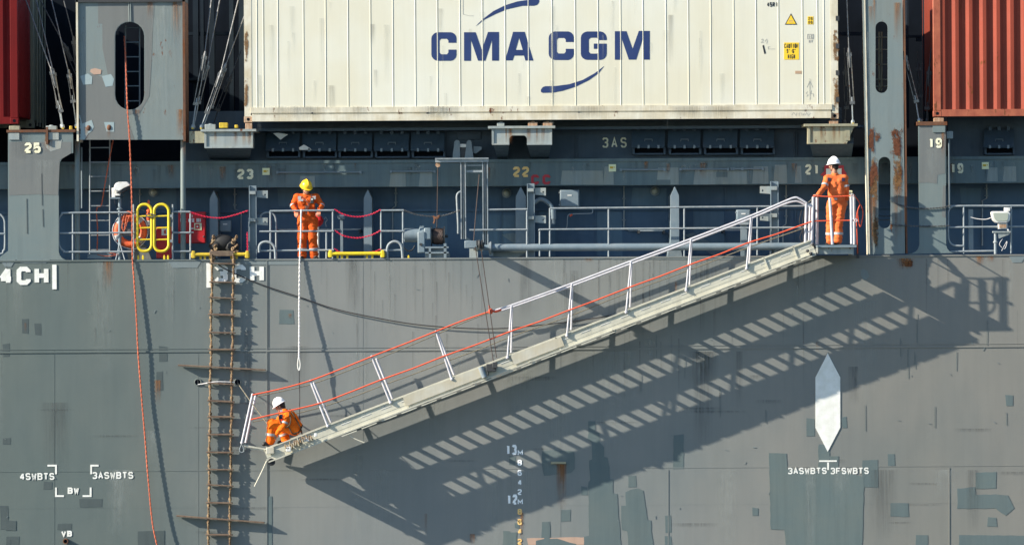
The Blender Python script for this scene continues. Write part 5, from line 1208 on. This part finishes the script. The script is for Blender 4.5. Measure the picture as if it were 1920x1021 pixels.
MB().box(GP(921,12,YO-.08),(.20,.09,.15),0).box(GP(928,10,YO-.13),(.10,.06,.12)).tube([GP(915,3,YO-.1),GP(915,24,YO-.1)],.02,6).build('sheave_block', M['dark'], g, .01)
for i in range(26):
    x = 530+i*38; MB().lathe(GP(x,6.5,YO-.006),(0,-1,0),[(0,.014),(.012,.014),(.016,.008)],8).build('bolt', M['galv'], g)
for x in (712,888,995,1150): MB().box(GP(x,28,YO-.07),(.07,.02,.025)).build('rail_clip', M['alu'], g)
# lower end: end plate, turning roller, lower folded platform
mb = MB(); mb.bar(GP(500,1,YO), GP(500,1,YI), .03, .03, up=Vector((0,0,1))); mb.bar(GP(501,24,YO), GP(501,24,YI), .04, .04, up=Vector((0,0,1)))
e = GP(508,27,0)
mb.build('end_frame', M['alu'], g)
MB().tube([GP(509,31,YO-.03),GP(509,31,YI+.03)],.075,16).build('end_roller', M['blk_rubber'], g)
MB().pbox(499,838,514,850,YO-.08,YO-.03).build('end_plate', M['alu_cover'], g, .01)
mb = MB().bar(P(457,834,YO-.02), P(500,842,YO), .03, .03).bar(P(462,836,YI), P(502,842,YI), .03, .03).bar(P(460,836,(YO+YI)/2),P(500,843,(YO+YI)/2),.02,YI-YO); mb.build('landing_plate', M['alu'], g)
MB().tube(catmull([P(453,832,YO-.03),P(449,842,YO-.03),P(452,847,YO-.03),P(457,845,YO-.03),P(455,834,YO-.03)],5),.008,6).build('wire_loop', M['galv'], g)
rs = random.Random(9)
t = thing('spare_rope', 'small knotted coils of manila rope lashed on the lower gangway end', 'rope', GP(560,16,YO-.09))
mb = MB()
for i in range(13):
    c = GP(536+i*4, 14+rs.uniform(-3,3)-i*.1, YO-.09); d = (axis+Vector((0,0,rs.uniform(-.3,.3)))).normalized(); u = d.orthogonal().normalized(); v = d.cross(u)
    mb.tube([c+(u*math.cos(a)+v*math.sin(a))*rs.uniform(.035,.06) for a in [2*math.pi*q/10 for q in range(10)]], .011, 5, closed=True)
mb.build('coil', M['manila'], t)
MB().box(GP(541,19,YO-.11),(.10,.06,.10)).box(GP(575,14,YO-.10),(.12,.05,.08)).box(GP(592,12,YO-.10),(.06,.05,.07)).build('wooden_toggle', M['lamp_white'], t, .01)
rope([(500,863,YO),(490,885,YO),(477,911,YO)], .011, M['wax'], 'pale rope end dangling below the gangway tip', cat='rope', twist=False)
rope([(646,808,YO),(662,820,YO),(683,829,YO)], .010, M['wax'], 'pale rope end drooping under the lower gangway', cat='rope', twist=False)
# ------------------------------------------------------------------ upper platform
p = thing('boarding_platform', 'small steel platform with white rails at the head of the gangway', 'platform', P(1570,465,-.5))
YP = -1.02
MB().pbox(1534,459,1606,463.5,YP-.03,.0).build('deck_plate', M['fitting'], p)
MB().pbox(1534,464,1600,476,YP+.05,YP+.10).pbox(1534,464,1538,476,YP+.1,.0).pbox(1597,464,1601,478,YP+.1,.0).build('under_frame', M['pedestal'], p)
MB().pbox(1508,460,1530,466,YP+.02,YP+.08).pbox(1508,460,1530,466,YI-.05,YI+.01).tube([P(1514,466,YO),P(1514,466,YI)],.018,12).build('hinge', M['dark'], p)
for x,y in ((1514,470),(1524,458),(1520,475)): MB().ball(P(x,y,YO-.06),.035,8).build('hinge_bolt', M['dark'], p)
MB().prism([(1600,458),(1606,458),(1606,500),(1602,484)],YP+.1,YP+.14) 
for xt,yt,xb,yb,yy,r in ((1512,382,1510,458,YP,.028),(1519,384,1517,458,YI,.024),(1525,369,1522,458,YP,.030),(1532,370,1532,458,-.15,.028),(1556,371,1561,458,YP,.030),(1596,369,1597,457,YP,.030),(1601,367,1602,458,-.15,.030)):
    MB().tube([P(xb,yb,yy),P(xt,yt,yy)],r,12).build('stanchion', M['rail_white'], p)
[MB().pbox(1511,a,1522,b,YP-.02,YP+.02).build('ladder_plate', M['rail_white'], p) for a, b in ((381,388),(433,436))]
MB().tube([P(1513,381,YP),P(1518,378,YP),P(1526,370,YP)],.012,6).build('corner_line', M['grey_rope'], p)
for pts in ([(1524,367,YP),(1560,368.5,YP),(1597,367,YP)],[(1597,367,YP),(1602,366,-.6),(1601,367,-.15)],[(1522,414.5,YP),(1560,413.5,YP),(1600,413,YP)],[(1600,413,YP),(1605,413,-.6),(1602,413,-.15)]):
    MB().tube(catmull([P(*q) for q in pts],5),.013,6).build('guard_rope', M['red_rope'], p)
for x,y in ((1598,366),(1605,413)): MB().tube([P(x+2.5*math.cos(a),y+2.5*math.sin(a),YP-.02) for a in [2*math.pi*q/10 for q in range(10)]],.010,6,closed=True).build('ring', M['rail_white'], p)
rope([(1603,368,YP),(1612,382,YP+.1),(1608,400,YP+.1),(1613,425,YP+.1),(1618,400,YP+.1),(1613,384,YP+.1),(1606,405,YP+.1),(1607,440,YP+.1),(1608,475,YP+.2)], .010, M['red_rope'], 'loose hanks of red rope hanging from the platform corner', cat='rope', twist=False)
rope([(1503,394,YI),(1499,415,YI),(1504,430,YI),(1500,445,YI),(1506,455,YI),(1505,420,YI),(1508,395,YI)], .008, M['black_rope'], 'dark knotted line hanging at the head of the gangway', cat='rope', twist=False)
tag(MB().pbox(1607,455,1611,484,-.3,-.1).build('platform_stay', M['dark'], None, org=P(1609,484,-.1)), 'dark stay at the right side of the platform', 'bar')
# ------------------------------------------------------------------ people
def finish(mb, name, mats, parent, org, voxel, smooth=2, wr=0, wscale=9, seed=0, mid=None):
    me = mb.mesh(name, org); tmp = bpy.data.objects.new('tmp', me); COL.objects.link(tmp)
    rm = tmp.modifiers.new('r', 'REMESH'); rm.mode = 'VOXEL'; rm.voxel_size = voxel
    if smooth: sm = tmp.modifiers.new('s', 'SMOOTH'); sm.factor = .5; sm.iterations = smooth
    dg = bpy.context.evaluated_depsgraph_get(); m2 = bpy.data.meshes.new_from_object(tmp.evaluated_get(dg)); bpy.data.objects.remove(tmp)
    m2.name = name; m2.materials.clear()
    for m in mats: m2.materials.append(m)
    if wr:
        nv = [v.normal.copy() for v in m2.vertices]
        for v, n in zip(m2.vertices, nv):
            q = v.co*wscale+Vector((seed,seed,seed)); q.z *= 1.7
            v.co += n*wr*(1-2*abs(noise.noise(q+Vector((noise.noise(q*.5),0,0))*1.2)) * 1.6)
    m2.shade_smooth()
    o = bpy.data.objects.new(name, m2); COL.objects.link(o)
    if parent is not None: o.parent = parent
    else: o.location = org
    ORG[o.name] = org
    return o
def hand(mb, wrist, d, nrm, side, r=.0088, curl=1.0):
    """palm and five bent fingers; d = finger direction, nrm = towards the palm side, side = thumb side"""
    d = d.normalized(); nrm = (nrm-d*nrm.dot(d)).normalized(); sd = d.cross(nrm)*side
    for i in range(4):
        o_ = sd*(.030-.020*i); k0 = wrist+d*.015+o_*.6; k1 = wrist+d*.085+o_
        mb.caps(k0, k1, .016, .013, 8)
        ln = (.042,.047,.044,.035)[i]; a = R(38+6*i)*curl
        p1 = k1 + (d*math.cos(a)+nrm*math.sin(a))*ln; a2 = a+R(52)*curl
        p2 = p1 + (d*math.cos(a2)+nrm*math.sin(a2))*ln*.7; a3 = a2+R(40)*curl
        p3 = p2 + (d*math.cos(a3)+nrm*math.sin(a3))*ln*.5
        mb.caps(k1,p1,r*1.15,r,8).caps(p1,p2,r,r*.95,8).caps(p2,p3,r*.95,r*.8,8)
    t0 = wrist+d*.03+sd*.028; t1 = t0+(d*.55+sd*.7+nrm*.45).normalized()*.042; t2 = t1+(d*.6+nrm*.8).normalized()*.034
    mb.caps(t0,t1,.014,.011,8).caps(t1,t2,.011,.009,8)
def person(label, org, J, suit, helm, fdir, up_, gloves=None, seed=0, helm_tilt=0):
    org = Vector(org); V = lambda k: org+Vector(J[k])
    b = MB(); H = V('head'); f = Vector(fdir).normalized(); u = Vector(up_).normalized(); f = (f-u*f.dot(u)).normalized(); s_ = f.cross(u)
    rot = Matrix((s_, f, u)).transposed()
    b.ball(H+u*.035, (.077,.096,.092), 20, rot=rot)              # skull
    b.ball(H-u*.045+f*.022, (.058,.068,.075), 16, rot=rot)        # jaw
    b.ball(H-u*.088+f*.062, (.022,.020,.018), 10, rot=rot)        # chin
    b.caps(H+u*.012+f*.09, H-u*.022+f*.108, .009, .014, 8)        # nose
    for q in (-1,1):
        b.ball(H+u*.030+f*.088+s_*.030*q, (.018,.010,.008), 8, rot=rot)   # brow
        b.ball(H-u*.012+f*.072+s_*.040*q, (.022,.020,.018), 8, rot=rot)   # cheek
        b.ball(H+s_*.080*q-u*.004-f*.005, (.010,.018,.032), 10, rot=rot)  # ear
    b.ball(H-u*.050+f*.088, (.022,.010,.007), 8, rot=rot); b.ball(H-u*.060+f*.086, (.020,.010,.007), 8, rot=rot)   # lips
    nk = V('neck'); b.caps(nk-Vector((0,0,.03)), H-u*.05-f*.02, .058, .052)
    # slim body under the clothes
    ch = V('chest'); pv = V('pelvis')
    b.caps(ch, nk-Vector((0,0,.05)), .11, .07).caps(pv, ch, .11, .115)
    for q in 'LR':
        sh, el, wr = V('sh'+q), V('el'+q), V('wr'+q); hp, kn, an, to = V('hp'+q), V('kn'+q), V('an'+q), V('to'+q)
        b.caps(ch, sh, .08, .05).caps(sh, el, .045, .036).caps(el, wr, .036, .026)
        b.caps(pv, hp, .1, .085).caps(hp, kn, .075, .052).caps(kn, an, .05, .036).caps(an, to, .036, .032)
        if not gloves: hand(b, wr, Vector(J['hd'+q]), Vector(J['hn'+q]), 1 if q == 'L' else -1, curl=J.get('curl'+q, 1))
        else: hand(b, wr, Vector(J['hd'+q]), Vector(J['hn'+q]), 1 if q == 'L' else -1, .0075, J.get('curl'+q, 1))
    body = finish(b, 'person', [M['skin']], None, org, .0052, 1)
    tag(body, label, 'person')
    # coverall
    c = MB()
    dirx = (V('shR')-V('shL')).normalized()
    c.caps(ch+dirx*.055, pv+dirx*.045+Vector((0,0,.03)), .125, .125, 16).caps(ch-dirx*.055, pv-dirx*.045+Vector((0,0,.03)), .125, .125, 16)
    c.caps(V('shL'), V('shR'), .075, .075, 14); c.caps(ch, nk-Vector((0,0,.055)), .13, .075, 14)
    c.caps(nk-Vector((0,0,.055)), nk-Vector((0,0,.01)), .078, .068, 14)
    for q in 'LR':
        sh, el, wr = V('sh'+q), V('el'+q), V('wr'+q); hp, kn, an = V('hp'+q), V('kn'+q), V('an'+q)
        wre = el.lerp(wr, .93); ane = kn.lerp(an, .97)
        c.caps(sh, el, .074, .058, 14).caps(el, wre, .058, .046, 14).caps(sh, ch, .08, .11, 14)
        c.caps(pv, hp, .13, .118, 14).caps(hp, kn, .120, .098, 14).caps(kn, ane, .098, .092, 14)
    suit_o = finish(c, 'coverall', [suit], body, org, .011, 3, .008, 7.0, seed)
    def band(a, b_, f0, f1, r, mat=M['tape'], nm='reflective_band', par=suit_o):
        a = V(a); b_ = V(b_); p0 = a.lerp(b_, f0); p1 = a.lerp(b_, f1); n_ = 7
        MB().tube([p0.lerp(p1, k/4) for k in range(5)], r, 16, cap=False).build(nm, mat, par)
    for q in 'LR':
        band('el'+q,'wr'+q,.02,.16,.067) if J.get('bandlow') else band('sh'+q,'el'+q,.66,.84,.073)
        band('kn'+q,'an'+q,.55,.69,.104)
        m = MB(); an, to = V('an'+q), V('to'+q); d = (to-an); d.z = 0; d.normalize()
        m.caps(an+Vector((0,0,.06)), an-Vector((0,0,.02)), .058, .052).caps(an-Vector((0,0,.03)), Vector((to.x,to.y,to.z)), .05, .042)
        m.caps(an-d*.035-Vector((0,0,.045)), Vector((to.x,to.y,to.z))+d*.01-Vector((0,0,.005)), .036, .036)
        finish(m, 'boot', [M['boot']], body, org, .009, 2)
        if gloves:
            m = MB(); hand(m, V('wr'+q), Vector(J['hd'+q]), Vector(J['hn'+q]), 1 if q == 'L' else -1, .0112, J.get('curl'+q, 1)); m.caps(V('el'+q).lerp(V('wr'+q),.86), V('wr'+q)+Vector(J['hd'+q]).normalized()*.02, .036, .030)
            finish(m, 'glove', [gloves], body, org, .005, 1)
    # helmet: dome + brim
    hb = MB(); hu = (u+f*helm_tilt).normalized(); hf = (f-hu*f.dot(hu)).normalized(); hs = hf.cross(hu); hr = Matrix((hs, hf, hu)).transposed(); hc = H+u*.05
    prof = []; n_ = 28; rings = []
    for i in range(9):
        th = R(90)*i/8; rings.append((.128*math.sin(R(90)-th) if i < 8 else 0.001, .132*math.sin(th)))
    rings = [(.158,-.016,1),(.160,-.008,1)]+[(r_,z_,0) for r_,z_ in rings]
    b0 = 0
    for (r_, z_, br) in rings:
        for k in range(n_):
            a = 2*math.pi*k/n_; fx = math.sin(a); sx = math.cos(a)
            ex = 1.13 if not br else (1.13 + .22*max(0, fx)**2)
            rr = r_*.9 if not br else (.117 + .013*(1 if z_ < -.01 else .8))
            hb.v.append(hc + hr @ Vector((rr*sx, rr*fx*ex, z_ + (.012 if abs(sx) < .16 and not br and z_ > .02 else 0))))
    for i in range(len(rings)-1):
        for k in range(n_):
            k2 = (k+1) % n_; hb.face((i*n_+k, i*n_+k2, (i+1)*n_+k2, (i+1)*n_+k))
    hb.face([(len(rings)-1)*n_+k for k in range(n_)])
    hl = hb.build('helmet', helm, body); so = hl.modifiers.new('solid', 'SOLIDIFY'); so.thickness = .006; so.offset = -1
    # hair and chin strap
    hm = MB(); hm.ball(H+u*.02-f*.018, (.083,.092,.075), 18, rot=rot); hm.ball(H-u*.035-f*.055, (.062,.042,.05), 12, rot=rot)
    finish(hm, 'hair', [M['hair']], body, org, .008, 1, .003, 40)
    MB().tube(catmull([H+s_*.084+u*.03, H+s_*.08-u*.05+f*.03, H-u*.108+f*.05, H-s_*.08-u*.05+f*.03, H-s_*.084+u*.03],5), .005, 5).build('chin_strap', M['dark'], body)
    return body, suit_o, V
# A: standing at the rail in yellow helmet
oA = P(577,486,.30)
def rel(px, py, y, o): return tuple(P(px,py,y)-o)
JA = dict(head=rel(574,353,.20,oA), neck=rel(573.5,366,.24,oA), chest=rel(574,379,.26,oA), pelvis=rel(576,407,.34,oA),
 shL=rel(557.5,370,.25,oA), shR=rel(592,370,.25,oA), elL=rel(549,384,.27,oA), elR=rel(603,384,.27,oA), wrL=rel(556,397.2,.16,oA), wrR=rel(598,396.0,.16,oA),
 hpL=rel(568,414,.34,oA), hpR=rel(586,414,.34,oA), knL=rel(566.5,447,.30,oA), knR=rel(586,447,.30,oA), anL=rel(566.5,479,.32,oA), anR=rel(589,479,.32,oA), toL=rel(565,484,.18,oA), toR=rel(594,484,.20,oA),
 hdL=(.0,-.9,-.35), hnL=(0,-.35,-.9), hdR=(.0,-.9,-.35), hnR=(0,-.35,-.9), bandlow=True)
body, cov, V = person('man in yellow helmet and orange coverall leaning on the railing with both hands', oA, JA, M['suit'], M['helm_y'], (.40,-.9,-.35), (.08,-.28,1), M['glove'], 1, .25)
H = V('head')
MB().tube(catmull([P(566,368,.12),P(580,385,.10),P(568,396,.13)],4),.008,5).tube([P(583,378,.10),P(572,392,.12)],.008,5).build('radio_strap', M['dark'], body)
rd = MB().pbox(582,370,588,381,.07,.12).pbox(583,365,584.5,371,.08,.10); rd.build('radio', M['dark'], body, .008); MB().pbox(583.5,372,586.5,375,.062,.072).build('radio_face', M['lamp_white'], body)
for x in (561.5,589): MB().pbox(x-3,374.5-7,x+3,367.5+6,.155,.165).build('shoulder_patch', M['tape'], body)
MB().pbox(559.5,373,568.5,377,.118,.127).build('name_tag', M['tape'], body); 
for x in (563,585): MB().pbox(x-4.5,380,x+4.5,388,.115,.125).build('chest_pocket', M['suit'], body, .004)
# B: on the platform, seen from behind
oB = P(1563,458,-.50)
JB = dict(head=rel(1563.5,311,-.52,oB), neck=rel(1565,326,-.50,oB), chest=rel(1568,342,-.50,oB), pelvis=rel(1569,377,-.50,oB),
 shL=rel(1551.5,334,-.52,oB), shR=rel(1583,334,-.50,oB), elL=rel(1545,352,-.66,oB), elR=rel(1587,354,-.52,oB), wrL=rel(1534,365,-.90,oB), wrR=rel(1587,374,-.36,oB),
 hpL=rel(1560,384,-.50,oB), hpR=rel(1577,384,-.50,oB), knL=rel(1558,418,-.50,oB), knR=rel(1572,418,-.50,oB), anL=rel(1557,450,-.48,oB), anR=rel(1571,450,-.52,oB), toL=rel(1551,456,-.36,oB), toR=rel(1567,456,-.38,oB),
 hdL=(-.7,-.45,-.1), hnL=(-.2,0,-1), hdR=(0,.3,-1), hnR=(-.2,.6,0), curlR=.4)
body, cov, V = person('man in white helmet and orange coverall seen from behind on the platform', oB, JB, M['suit3'], M['helm_w'], (-.72,.62,-.12), (-.04,0,1), None, 5, .05)
MB().tube([V('wrL').lerp(V('elL'),.05), V('wrL').lerp(V('elL'),.25)],.045,12).build('cuff', M['suit3'], cov)
for x in (1555,1582): MB().pbox(x-3.5,333,x+2.5,340,-.62,-.60).build('shoulder_patch', M['navy_cloth'], body, .004)
MB().pbox(1564,371,1570,374.5,-.645,-.630).build('belt_tag', M['tape'], body)
# C: crouching on the lower end
oC = P(525,838,-.72)
JC = dict(head=rel(525.5,761,-.72,oC), neck=rel(534,770,-.77,oC), chest=rel(544,781,-.82,oC), pelvis=rel(554,800,-.78,oC),
 shL=rel(530,776,-.62,oC), shR=rel(540,777,-.95,oC), elL=rel(519,795,-.52,oC), elR=rel(532,797,-1.0,oC), wrL=rel(517,817,-.58,oC), wrR=rel(518,813,-.92,oC),
 hpL=rel(554,803,-.68,oC), hpR=rel(552,805,-.88,oC), knL=rel(526,797,-.56,oC), knR=rel(510,793,-.90,oC), anL=rel(536,824,-.56,oC), anR=rel(507,826,-.88,oC), toL=rel(524,829,-.54,oC), toR=rel(495,832,-.88,oC),
 hdL=(-.2,-.1,-1), hnL=(-.6,-.3,0), hdR=(-.2,.1,-1), hnR=(-.6,.3,0), curlL=.7, curlR=.7)
body, cov, V = person('man in white helmet and bright orange coverall crouching at the foot of the gangway', oC, JC, M['suit2'], M['helm_w'], (-.88,.22,-.62), (-.42,.05,.9), None, 9, .1)
hn = [[P(543,766,-.93),P(552,780,-1.0),P(563,800,-.95),P(566,812,-.86)],[P(540,769,-.98),P(545,785,-1.06),P(542,797,-1.04),P(531,800,-1.02),P(524,784,-1.04),P(522,775,-1.0)],[P(541,798,-1.02),P(548,812,-1.0),P(556,813,-.95)],[P(551,812,-1.0),P(562,808,-.95),P(567,796,-.85)]]
for q in hn: MB().tube(catmull(q,5),.014,6).build('harness_strap', M['strap'], body)
MB().pbox(525,768,530,772,-.975,-.96).build('reflective_patch', M['tape'], body, .004)
MB().pbox(524,776,530,785,-1.02,-.97).build('shoulder_patch', M['navy_cloth'], body, .004)
print('objects', len(bpy.data.objects), 'treads', n_)
